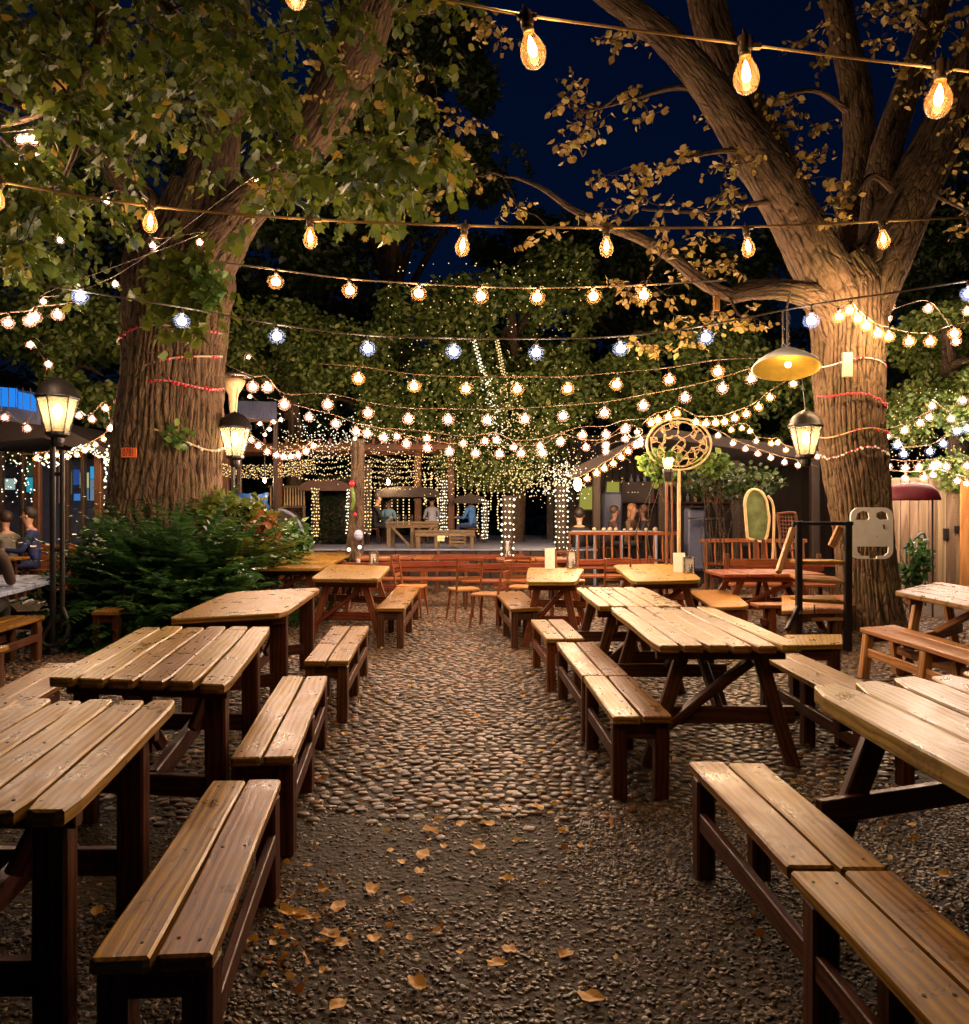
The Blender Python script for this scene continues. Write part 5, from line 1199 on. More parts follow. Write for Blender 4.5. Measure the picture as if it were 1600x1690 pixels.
# ---------------------------------------------------------------- board, sign, frame, menu stands
def rrect(w, h, r, n=6, cx=0, cz=0):
    o = []
    for qx, qz, a0 in ((1, 1, 0), (-1, 1, 90), (-1, -1, 180), (1, -1, 270)):
        for k in range(n + 1):
            a = R(a0 + 90 * k / n); o.append((cx + qx * (w / 2 - r) + r * math.cos(a), cz + qz * (h / 2 - r) + r * math.sin(a)))
    return o
def cream_board():
    Y = 9.35; c = P(1439, 880, Y); s = Y / F
    t = thing('cream_board', 'cream plastic board with three cut-outs fixed to the right trunk', 'board', c)
    import mathutils.geometry as mg
    out = rrect(70 * s, 85 * s, 15 * s, 7)
    def hole(pts): return [((x - 1439) * s, (880 - y) * s) for x, y in pts]
    h1 = hole([(1412, 856), (1415, 847), (1424, 843), (1433, 845), (1435, 855), (1432, 858), (1412, 858)])
    h2 = hole([(1446, 847), (1456, 843), (1464, 847), (1466, 857), (1452, 858), (1446, 853)])
    h3 = hole([(1414, 902), (1467, 902), (1466, 912), (1460, 917), (1447, 918), (1447, 922), (1435, 922), (1435, 918), (1421, 917), (1415, 910)])
    loops = [out, h1[::-1], h2[::-1], h3[::-1]]
    vs2 = [Vector((x, z, 0)) for l in loops for x, z in l]
    tri = mg.tessellate_polygon([[Vector((x, z, 0)) for x, z in l] for l in loops])
    n = len(vs2); th = .025
    vs = [c + Vector((v.x, -th / 2, v.y)) for v in vs2] + [c + Vector((v.x, th / 2, v.y)) for v in vs2]
    fs = [list(f) for f in tri] + [[n + i for i in f[::-1]] for f in tri]; o = 0
    for l in loops:
        m = len(l)
        for k in range(m): fs.append([o + k, o + (k + 1) % m, n + o + (k + 1) % m, n + o + k])
        o += m
    a = MB(); a.add(vs, fs); pan = a.build('panel', M['cream'], t)
    bv = pan.modifiers.new('edge', 'BEVEL'); bv.width = .004; bv.segments = 2; bv.limit_method = 'ANGLE'
    a = MB(); a.beam(P(1459, 866, Y - .03), P(1460, 873, Y - .03), .02, .012); a.ball(P(1448, 885, Y - .012), .006, 6, 4); a.build('catch', M['iron'], t)
cream_board()
def orange_sign():
    c = P(213, 747, 10.95); s = 10.95 / F
    o = MB(); o.beam(c + Vector((-12.5 * s, 0, 0)), c + Vector((12.5 * s, 0, 0)), .025, 16 * s); 
    t = o.build('number_sign', M['orange']); tag(t, 'small orange number plate nailed to the left trunk', 'sign')
    cu = bpy.data.curves.new('lettering', 'FONT'); cu.body = '0781'; cu.size = .15; cu.align_x = 'CENTER'; cu.align_y = 'CENTER'; cu.extrude = .003
    tmp = bpy.data.objects.new('lettering', cu); C.objects.link(tmp); bpy.context.view_layer.update(); me = bpy.data.meshes.new_from_object(tmp.evaluated_get(bpy.context.evaluated_depsgraph_get())); bpy.data.objects.remove(tmp)
    x = bpy.data.objects.new('lettering', me); C.objects.link(x); x.location = c + Vector((0, -.017, 0)); x.rotation_euler = (R(90), 0, 0); x.scale = (.55, 1, 1); me.materials.clear(); me.materials.append(M['redsign']); x.parent = t
orange_sign()
def tag_plate():
    c = P(1399, 602, 9.55); s = 9.6 / F; a = MB(); a.beam(c + Vector((0, 0, -20 * s)), c + Vector((0, 0, 20 * s)), 16 * s, .04, up=(0, 1, 0)); a.beam(c + Vector((0, 0, 12 * s)), c + Vector((0, 0, 14 * s)), 18 * s, .05, up=(0, 1, 0))
    tag(a.build('clip_box', M['tan']), 'small pale box clipped to the right trunk over the white band', 'box')
    c = P(1183, 490, 9.15); a = MB(); a.beam(c + Vector((0, 0, -.16)), c + Vector((0, 0, .16)), .07, .05, up=(0, 1, 0), segs=3, jit=.01)
    tag(a.build('wooden_tag', M['orange_wood']), 'short wooden slat hanging from the low bough', 'slat')
tag_plate()
def step_frame():
    Y = 8.45; s = Y / F; t = thing('step_frame', 'tall black metal frame with wooden treads beside the right tree', 'frame', G(1360, 1080))
    z0 = 0
    for px in (1319, 1400):
        a = MB(); p = P(px, 860, Y); a.beam((p.x, Y, 0), (p.x, Y, p.z), .065 if px == 1319 else .075, .06, up=(0, 1, 0)); a.build('post', M['iron'], t)
    a = MB(); a.beam(P(1308, 864, Y), P(1408, 864, Y), .05, .04); a.build('top_bar', M['iron'], t)
    for i, (py, dx, w) in enumerate(((926, 0, 0), (955, 0, 0), (988, 0, 0), (1020, 0, 0))):
        yy = Y + .55 - .12 * i; l = P(1322, py, Y); r2 = P(1397, py, Y)
        a = MB(); a.plank((l.x, Y + .03, l.z), (l.x, Y + .3, l.z + (.03 if i == 1 else 0)), (r2.x, Y + .3, l.z), (r2.x, Y + .03, l.z - (.03 if i in (1, 2) else 0)), .04, 4, .003); a.build('tread', M['orange_wood'] if i % 2 else M['seat'], t)
    a = MB(); a.beam(P(1309, 872, Y - .1), P(1285, 945, Y - .35), .055, .06, up=(0, 1, 0)); a.build('handrail', M['orange_wood'], t)
    a = MB(); a.beam(P(1388, 870, Y + .12), P(1373, 902, Y + .1), .08, .05, up=(0, 1, 0)); a.build('handrail', M['orange_wood'], t)
    a = MB(); a.beam(P(1319, 1000, Y), P(1300, 1040, Y - .2), .05, .05, up=(0, 1, 0)); a.build('brace', M['iron'], t)
step_frame()
def menu_stand(label, px, py, Y, w=.1, h=.16, z=.75):
    c = P(px, py, Y); c.z = z; t = thing('menu_stand', label, 'menu stand', c, 'menu and condiment stands on the tables')
    a = MB(); a.beam(c + Vector((-w * .5, 0, .005)), c + Vector((w * .5, 0, .005)), .1, .012)
    for sx in (-.5, .5): a.beam(c + Vector((sx * w, 0, .01)), c + Vector((sx * w, 0, h)), .014, .07, up=(0, 1, 0))
    a.beam(c + Vector((-w * .5, 0, h)), c + Vector((w * .5, 0, h)), .07, .014); a.build('holder', M['steel'], t)
    a = MB(); a.beam(c + Vector((0, -.01, .02)), c + Vector((0, -.01, h - .015)), w * .72, .02, up=(0, 1, 0)); a.build('card', M['white'], t)
    a = MB(); a.lathe([(.02, .012), (.022, .08), (.012, .1), (.012, .115), (.0005, .12)], c + Vector((w * .15, -.04, 0)), 10); a.build('shaker', M['steel'], t, smooth=True)
menu_stand('white lantern-like stand on the farthest left table', 443, 936, 12.2, .14, .24)
menu_stand('steel menu stand on the A-legged table left of the path', 617, 937, 11.1, .11, .18)
menu_stand('dark menu stand next to the paper card on the right table', 944, 948, 10.6, .12, .23)
menu_stand('steel stand beside the grey card near the disc pole', 1137, 952, 9.6, .12, .2)
menu_stand('tall dark stand standing before the broad lit column', 838, 935, 12.0, .07, .26, .8)
def card(label, px, py, Y, w, h, mat='cream', z=.75):
    c = P(px, py, Y); c.z = z; a = MB(); a.beam(c + Vector((-.0, .012, .0)), c + Vector((0, .03, h)), w, .006, up=(0, 1, 0)); a.beam(c + Vector((-.0, -.03, 0)), c + Vector((0, .026, h)), w, .005, up=(0, 1, 0))
    tag(a.build('paper_card', M[mat]), label, 'card', 'cards standing on the tables')
card('folded cream card on the small right table', 908, 950, 10.4, .13, .27)
card('folded grey card on the round-cornered right table', 1122, 952, 9.8, .15, .24)
card('small tan card on the longest red-brown bench back', 728, 920, 14.6, .13, .1, 'rattan', .96)
def jar(label, px, Y):
    c = P(px, 900, Y); c.z = .75; t = thing('glass_jar', label, 'jar', c, 'glass candle jars on the tables')
    a = MB(); a.lathe([(.0005, .002), (.035, .004), (.04, .02), (.04, .12), (.032, .14), (.032, .15)], c, 16); a.build('glass', M['lampglass'], t, smooth=True)
    a = MB(); a.lathe([(.0005, .006), (.025, .006), (.025, .05), (.0005, .055)], c, 12); a.build('candle', M['white'], t)
jar('clear candle jar on the small left table by the post', 592, 11.6)
def red_parasol():
    c = P(1505, 800, 11.2); s = 11.2 / F; t = thing('parasol', 'low crimson parasol in front of the plank fence', 'parasol', (c.x, c.y, 0))
    a = MB(); a.lathe([(.36, -.22), (.37, -.2), (.34, -.09), (.26, -.02), (.12, .02), (.0005, .035)], c, 24); a.build('canopy', M['red'], t, smooth=True)
    a = MB(); a.tube([(c.x + .3, c.y, 0), (c.x + .3, c.y, c.z - .12)], .014, 8); a.tube([(c.x - .33, c.y, 0), (c.x - .33, c.y, c.z - .12)], .035, 8); a.build('pole', M['iron'], t)
red_parasol()
# ---------------------------------------------------------------- stage, pergola, pavilion, stall, fence
def stage():
    a = MB()
    for k in range(34):
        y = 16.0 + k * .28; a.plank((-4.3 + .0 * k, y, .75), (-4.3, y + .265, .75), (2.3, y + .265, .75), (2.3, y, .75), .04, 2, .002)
    t = thing('stage', 'low grey-blue boarded stage behind the red benches', 'stage', (-1, 18, 0)); a.build('decking', M['deck'], t)
    a = MB()
    for k in range(24): x = -4.28 + k * .275; a.plank((x, 15.99, .70), (x, 16.03, .70), (x + .26, 16.03, .70), (x + .26, 15.99, .70), .7, 1, 0)
    a.build('skirt', M['darkwood'], t)
stage()
def small_table(label, x0, x1, y0, y1, z, zt, mat='legm', cross=True, grp='tables on the stage'):
    t = thing('wooden_table', label, 'table', ((x0 + x1) / 2, y0, z), grp)
    a = MB()
    for k in range(4):
        ya = y0 + (y1 - y0) * k / 4; yb = y0 + (y1 - y0) * (k + 1) / 4 - .01; a.plank((x0, ya, zt), (x0, yb, zt), (x1, yb, zt), (x1, ya, zt), .045, 6, .003)
    a.build('tabletop', M['fence'], t)
    n = 3 if cross else 4
    for k in range(n):
        x = x0 + .06 + (x1 - x0 - .12) * k / (n - 1)
        for y in (y0 + .06, y1 - .06):
            l = MB(); l.beam((x, y, z), (x, y, zt - .05), .08, .07, up=(0, 1, 0)); l.build('leg', M['fence'], t)
    b = MB()
    if cross:
        xm = (x0 + x1) / 2; b.beam((x0 + .12, y0 + .03, zt - .1), (xm - .04, y0 + .03, z + .04), .05, .05, up=(0, 1, 0)); b.beam((x1 - .12, y0 + .03, zt - .1), (xm + .04, y0 + .03, z + .04), .05, .05, up=(0, 1, 0))
    b.beam((x0, y0 + .03, zt - .09), (x1, y0 + .03, zt - .09), .04, .08); b.build('frame', M['fence'], t)
small_table('stage table with V-shaped brace', -2.05, -.95, 16.3, 17.2, .75, 1.30)
small_table('lower stage table with several posts, right of the V-braced one', -1.42, -.2, 16.12, 16.27, .75, 1.13, cross=False)
def crate():
    c = Vector((-.55, 16.09, .79)); t = MB()
    for sx in (-1, 1): t.beam(c + Vector((sx * .15, -.05, 0)), c + Vector((sx * .15, -.05, .26)), .03, .03, up=(0, 1, 0))
    for k in range(4): t.beam(c + Vector((-.16, -.06, .03 + k * .07)), c + Vector((.16, -.06, .03 + k * .07)), .02, .045)
    tag(t.build('wooden_crate', M['fence']), 'small slatted crate beneath the lower stage table', 'crate')
crate()
def glasses():
    r = random.Random(3)
    for i in range(6):
        x = -1.95 + i * .14 + r.uniform(-.02, .02); y = 16.5 + r.uniform(0, .2); a = MB(); a.lathe([(.0005, .0), (.03, .0), (.036, .14), (.033, .14), (.028, .01), (.0005, .01)], (x, y, 1.305), 10)
        o = a.build('drinking_glass', M['lampglass'], smooth=True); tag(o, 'clear drinking glass on the V-braced stage table', 'glass', 'drinking glasses on the stage table')
glasses()
def awning(label, x0, x1, px0, px1, py, Y, mat='awning', h=.16, d=1.5):
    a0, a1 = P(px0, py, Y), P(px1, py, Y); t = thing('awning', label, 'awning', (a0 + a1) / 2, 'flat dark awnings over the stage')
    m = MB(); n = 12
    up = []
    for k in range(n + 1): s = k / n; up.append(a0.lerp(a1, s) + Vector((0, 0, h * (1 - (2 * s - 1) ** 2) ** .6)))
    out = [p for p in up] + [a1 + Vector((0, 0, -.09)), a0 + Vector((0, 0, -.09))]
    m.prism(out, d, (0, 1, 0)); m.build('canopy', M[mat], t)
    b = MB()
    for p in (a0.lerp(a1, .04), a0.lerp(a1, .96)): b.beam((p.x, Y + d - .1, .75), (p.x, Y + d - .1, p.z), .07, .07, up=(0, 1, 0))
    b.build('post', M['darkwood'], t)
awning('brown arched awning over the hedge panel', 0, 0, 493, 578, 803, 17.2)
awning('dark awning above the left stage table', 0, 0, 618, 728, 814, 18.2, 'roof')
awning('dark awning above the blue-shirted person', 0, 0, 750, 803, 824, 18.0, 'roof', .1)
def hedge():
    t = thing('hedge_panel', 'square dark green hedge panel below the brown awning', 'hedge', P(556, 890, 18.2))
    a = MB(); c = P(556, 855, 18.4); a.box((c.x, c.y, 1.55), (.62, .3, 1.6)); a.build('frame', M['roof'], t)
    r = np.random.default_rng(5); n = 2600; p = np.stack([r.uniform(c.x - .42, c.x + .42, n), r.uniform(c.y - .32, c.y - .1, n), r.uniform(.78, 2.35, n)], 1); leaves('foliage', p, .07, M['leaf_d'], t, 'thin', .3, 5)
hedge()
def pergola():
    t = thing('pergola', 'timber pergola draped with lights behind the stage', 'pergola', (-3, 18, 0))
    for px, Y in ((372, 16.5), (460, 17.4), (588, 17.4), (690, 18.5), (745, 18.5)):
        b = P(px, 845, Y); a = MB(); a.beam((b.x, Y, 0), (b.x, Y, P(px, 735, Y).z), .16, .16, up=(0, 1, 0)); a.build('post', M['legm'], t)
    a = MB()
    for py, Y in ((735, 17.3), (742, 18.6)): a.beam(P(360, py + 5, Y), P(750, py, Y), .12, .2)
    a.build('beam', M['legm'], t); a = MB()
    for k in range(22): px = 365 + k * 18; a.beam(P(px, 728, 16.8), P(px + 4, 733, 20), .06, .12)
    a.build('rafter', M['legm'], t)
pergola()
def picket():
    t = thing('picket_fence', 'pale picket railing hung with lights left of the awning', 'fence', P(475, 835, 18)); a = MB()
    for k in range(13): x = 447 + k * 4.6; a.beam(P(x, 838, 18), P(x, 802, 18), .028, .028, up=(0, 1, 0))
    a.build('picket', M['rattan'], t); a = MB(); a.beam(P(443, 803, 18), P(505, 803, 18), .05, .05); a.beam(P(443, 836, 18), P(505, 836, 18), .05, .05)
    a.beam(P(446, 836, 18), (P(446, 845, 18).x, 18, 0), .06, .06, up=(0, 1, 0)); a.beam(P(502, 836, 18), (P(502, 845, 18).x, 18, 0), .06, .06, up=(0, 1, 0)); a.build('rail', M['fence'], t)
picket()
def counter():
    t = thing('curved_counter', 'dark curved counter left of the stage', 'counter', P(465, 900, 16.2)); m = MB(); pts = catmull([P(x, y, 16.2) for x, y in ((442, 845), (465, 842), (485, 852), (498, 872), (503, 905))], 5)
    out = pts + [P(440, 925, 16.2)]; m.prism(out, .6, (0, 1, 0)); m.build('body', M['roof'], t)
    m = MB(); m.tube(pts, .035, 8); m.build('rim', M['deck'], t)
counter()
def dark_post():
    t = thing('timber_post', 'rough dark timber post hung with trinkets left of the path end', 'post', P(585, 935, 14.0)); Y = 14.0
    m = MB(); p, w = PL([(577, 1000, Y, 34), (584, 930, Y, 30), (588, 870, Y, 27), (590, 800, Y, 24), (592, 725, Y, 22)]); limb(m, p, w, n=26, ridges=7, depth=.018, seed=9); m.build('trunk', M['bark_dark'], t, smooth=True)
    m = MB(); m.ball(P(581, 798, Y - .3), .055, 8, 6); m.ball(P(586, 849, Y - .25), .035, 8, 6); m.build('red_ball', M['redbead'], t, smooth=True)
    m = MB(); m.tube(catmull([P(581, 805, Y - .3), P(584, 825, Y - .32), P(580, 842, Y - .28)], 4), .035, 6); m.build('green_bottle', M['leaf_b'], t, smooth=True)
    m = MB(); m.ball(P(592, 883, Y - .3), .08, 10, 8, sc=(1, 1, 1.2)); m.build('blue_ornament', M['blue_top'], t, smooth=True)
    m = MB(); 
    for x, y in ((588, 712), (586, 724), (594, 903), (576, 907)): m.ball(P(x, y, Y - .35), .035, 8, 6)
    m.build('bulb', M['fairy_w'], t, smooth=True)
dark_post()
def pavilion():
    t = thing('dark_pavilion', 'long dark timber pavilion with a low sloping roof on the right', 'building', (4.5, 18, 0))
    a = MB(); a.prism([P(925, 782, 17), P(1010, 742, 17), P(1090, 706, 17), P(1350, 742, 15.6), P(1350, 760, 15.6), P(1090, 722, 17), P(945, 790, 17)], 5.5, (0, 1, 0)); a.build('roof', M['roof'], t)
    a = MB(); x = 1.7
    while x < 9.5: a.plank((x, 21.5, 3.6), (x, 21.55, 3.6), (x + .19, 21.55, 3.6), (x + .19, 21.5, 3.6), 3.6, 1, 0); x += .2
    a.build('wall', M['darkwood'], t)
    for px, Y in ((985, 17.1), (1094, 17.0), (1213, 16.6), (1345, 15.8)):
        b = P(px, 845, Y); m = MB(); m.beam((b.x, Y, 0), (b.x, Y, P(px, 760, Y).z), .17, .17, up=(0, 1, 0)); m.build('post', M['darkwood'], t)
    def win(pts, Y):
        m = MB(); m.prism([P(x, y, Y) for x, y in pts], .03, (0, 1, 0)); w = m.build('window', M['win_y'], t)
        f = MB(); q = [P(x, y, Y - .02) for x, y in pts]
        for i in range(len(q)): f.beam(q[i], q[(i + 1) % len(q)], .04, .04)
        f.build('frame', M['darkwood'], w)
    win([(1001, 794), (1024, 794), (1024, 818), (999, 820)], 19); win([(957, 806), (984, 800), (984, 842), (955, 842)], 19)
    m = MB(); m.box((P(1053, 812, 19).x, 19, P(1053, 812, 19).z), (.78, .05, .5)); mbn = m.build('menu_board', M['roof'], t)
    m = MB()
    for x in (1036, 1043, 1047, 1052): m.beam(P(x, 812.5, 18.95), P(x + 2.5, 812.5, 18.95), .01, .018)
    m.build('chalk_marks', M['white'], mbn)
    m = MB(); m.box((P(1010, 850, 18).x, 18, 1.35), (.42, .4, 1.2)); m.build('steel_cabinet', M['corr'], t)
pavilion()
def glass_lamp(label, px, py, Y, s):
    t = thing('pavilion_lamp', label, 'lamp', P(px, py, Y)); c = P(px, py, Y)
    m = MB(); m.lathe([(.0005, -.16 * s), (.06 * s, -.12 * s), (.1 * s, 0), (.08 * s, .12 * s), (.03 * s, .17 * s)], c, 14); m.build('globe', M['fil_far'], t, smooth=True)
    m = MB(); m.lathe([(.035 * s, .17 * s), (.035 * s, .22 * s), (.0005, .23 * s)], c, 10); m.tube([c + Vector((0, 0, .2 * s)), c + Vector((0, 0, .6))], .008, 5); m.build('fitting', M['iron'], t)
glass_lamp('bright warm globe lamp at the pavilion corner beside the lit column', 954, 800, 15.6, .8)
glass_lamp('small amber lamp under the pergola roof', 641, 796, 18.0, .42)
def barbits():
    r = random.Random(6)
    sh = thing('bottle_shelf', 'dark wall shelf with bottles at the back of the pavilion', 'shelf', (5.2, 20.9, 2.0)); m = MB()
    for z in (1.75, 2.2): m.beam((3.6, 21.2, z), (7.6, 21.2, z), .25, .04)
    for x in (3.7, 5.6, 7.5): m.beam((x, 21.3, 1.3), (x, 21.3, 2.3), .06, .06, up=(0, 1, 0))
    m.build('boards', M['legm'], sh)
    bms = []
    for cc in ('leaf_b', 'rattan', 'blue_top', 'redbead'):
        q = MB(); q.lathe([(.0005, 0), (.045, 0), (.045, .17), (.018, .22), (.018, .3), (.0005, .3)], (0, 0, 0), 10); o = q.build('bottle', M[cc], smooth=True); bms.append(o.data); bpy.data.objects.remove(o)
    for z in (1.775, 2.225):
        for k in range(20):
            o = bpy.data.objects.new('bottle', r.choice(bms)); C.objects.link(o); o.location = (3.75 + k * .19 + r.uniform(-.03, .03), 21.15, z); o.scale = (1, 1, r.uniform(.75, 1.05))
            tag(o, 'small bottle on the dark shelf at the back of the pavilion', 'bottle', 'bottles on the pavilion shelf')
    t = thing('blue_table', 'long blue-painted table in front of the pavilion', 'table', P(960, 890, 16.0)); Y = 15.9
    z = P(0, 877, Y).z; x0, x1 = P(950, 0, Y).x, P(1092, 0, Y).x
    m = MB(); m.plank((x0, Y, z), (x0, Y + .7, z), (x1, Y + .7, z), (x1, Y, z), .05, 6, .002); m.build('tabletop', M['blue_top'], t)
    for x in (x0 + .04, x0 + .4, x1 - .8, x1 - .1):
        l = MB(); l.beam((x, Y + .05, 0), (x, Y + .05, z - .05), .05, .05, up=(0, 1, 0)); l.build('leg', M['blue_top'], t)
    for k in range(9):
        x = x0 + .45 + k * .15; s = r.uniform(.025, .05); m = MB(); m.lathe([(.0005, 0), (s, 0), (s * 1.1, s), (s * .6, s * 1.6), (.0005, s * 1.8)], (x, Y + r.uniform(.1, .5), z), 10)
        tag(m.build('food_bowl', M['tan'], smooth=True), 'small tan bowl on the blue table before the pavilion', 'bowl', 'bowls on the blue table')
    t = thing('dark_cabinet', 'low dark blue cabinet behind the rattan disc pole', 'cabinet', P(1147, 900, 16.2)); m = MB(); m.box((P(1147, 0, 16.2).x, 16.2, .95), (.36, .4, 1.3)); m.build('body', M['corr'], t); m = MB(); m.box((P(1147, 0, 16.2).x, 16.0, 1.6), (.4, .5, .04)); m.build('top', M['iron'], t)
    t = thing('round_table', 'dark round table with stacked metal chairs inside the pavilion', 'table', P(1170, 900, 15.4)); c = P(1172, 856, 15.4)
    m = MB(); m.lathe([(.0005, .02), (.42, .02), (.42, -.01), (.0005, -.01)], c, 24); m.build('tabletop', M['iron'], t); m = MB(); m.tube([c, (c.x, c.y, 0)], .03, 8)
    for k in range(3): a = k * 2.1; m.tube([(c.x, c.y, .3), (c.x + .3 * math.cos(a), c.y + .3 * math.sin(a), 0)], .02, 6)
    m.build('stand', M['iron'], t)
barbits()
def arched_board():
    Y = 13.2; t = thing('arched_board', 'olive green arched chair back leaning beside the pavilion', 'board', P(1251, 900, Y))
    out = [P(x, y, Y) for x, y in ((1234, 888), (1231, 850), (1230, 828), (1235, 813), (1245, 808), (1257, 812), (1265, 825), (1268, 842), (1270, 860), (1262, 893))]
    m = MB(); m.prism(out, .08, (0, 1, 0)); m.build('panel', M['green_board'], t); m = MB(); m.tube(catmull(out + [out[0]], 3), .025, 6); m.build('rim', M['rattan'], t)
    m = MB(); m.beam(P(1247, 890, Y), (P(1247, 0, Y).x, Y, 0), .06, .06, up=(0, 1, 0)); m.beam(P(1260, 890, Y), (P(1260, 0, Y).x, Y, 0), .06, .06, up=(0, 1, 0)); m.build('leg', M['legm'], t)
    Y = 12.4; t = thing('wicker_chair', 'brown wicker chair back behind the step frame', 'chair', P(1300, 950, Y))
    o = [(1283, 848), (1308, 846), (1314, 852), (1316, 880), (1312, 905), (1290, 905), (1288, 880)]; f = catmull([P(x, y, Y) for x, y in o] + [P(*o[0], Y)], 3)
    m = MB(); m.tube(f, .022, 6)
    for k in range(9): y = 853 + k * 6; m.tube([P(1285 + k * .6, y, Y), P(1300, y + 1, Y - .02), P(1315, y, Y)], .009, 5)
    for k in range(5): x = 1290 + k * 5; m.tube([P(x - 3, 850, Y), P(x, 904, Y)], .009, 5)
    m.build('backrest', M['wicker'], t); m = MB(); b = P(1300, 0, Y); m.plank((b.x - .2, Y - .42, .46), (b.x - .2, Y + .02, .46), (b.x + .2, Y + .02, .46), (b.x + .2, Y - .42, .46), .06, 3, 0); m.build('seat', M['wicker'], t)
    for sx in (-.17, .17):
        for sy in (-.38, 0): l = MB(); l.tube([(b.x + sx, Y + sy, 0), (b.x + sx, Y + sy, .42)], .02, 6); l.build('leg', M['wicker'], t)
    Y = 12.9; t = thing('bamboo_pole', 'thin pale pole standing left of the step frame', 'pole', P(1278, 950, Y)); m = MB(); m.tube(catmull([(P(1272, 0, Y).x, Y, 0), P(1278, 850, Y), P(1268, 818, Y)], 5), .02, 6); m.build('cane', M['rattan'], t)
arched_board()
def fence():
    Y = 13.2; t = thing('plank_fence', 'tall weathered plank fence at the right edge', 'fence', P(1540, 980, Y)); r = random.Random(7); m = MB(); x = P(1472, 0, Y).x; k = 0
    while x < P(1586, 0, Y).x:
        w = .155; m.plank((x, Y, 2.05 + r.uniform(-.02, .02)), (x + w - .01, Y, 2.05), (x + w - .01, Y + .03, 2.05), (x, Y + .03, 2.05), 2.05, 1, 0); x += w
    m.build('boards', M['fence'], t); m = MB(); m.beam(P(1472, 793, Y + .06), P(1590, 793, Y + .06), .05, .09); m.build('rail', M['fence'], t)
    m = MB(); m.beam(P(1562, 872, Y - .03), P(1562, 890, Y - .03), .09, .03, up=(0, 1, 0)); m.beam(P(1576, 873, Y - .03), P(1586, 873, Y - .03), .03, .1); m.build('latch', M['iron'], t)
    t = thing('orange_lit_door', 'varnished plank door at the far right edge with orange light painted into its colour', 'door', P(1605, 980, 12.9)); m = MB(); x = P(1587, 0, 12.9).x
    for k in range(5): m.plank((x, 12.9, 2.25), (x + .15, 12.9, 2.25), (x + .15, 12.94, 2.25), (x, 12.94, 2.25), 2.25, 1, 0); x += .155
    m.build('boards', M['orange_wood'], t)  # orange lamplight on these boards is put into the wood colour
    Y = 12.6; t = thing('stair_rail', 'small dark green handrail in front of the plank fence', 'railing', P(1510, 960, Y)); m = MB(); m.tube(catmull([P(1492, 905, Y), P(1505, 893, Y), P(1520, 881, Y), P(1527, 882, Y), P(1529, 900, Y)], 4), .022, 6)
    for x, y in ((1497, 902), (1507, 893), (1517, 885), (1528, 884)): m.tube([P(x, y, Y), (P(x, 0, Y).x, Y, 0)], .016, 6)
    m.build('bars', M['rail'], t)
fence()
def low_table_posts():
    pass
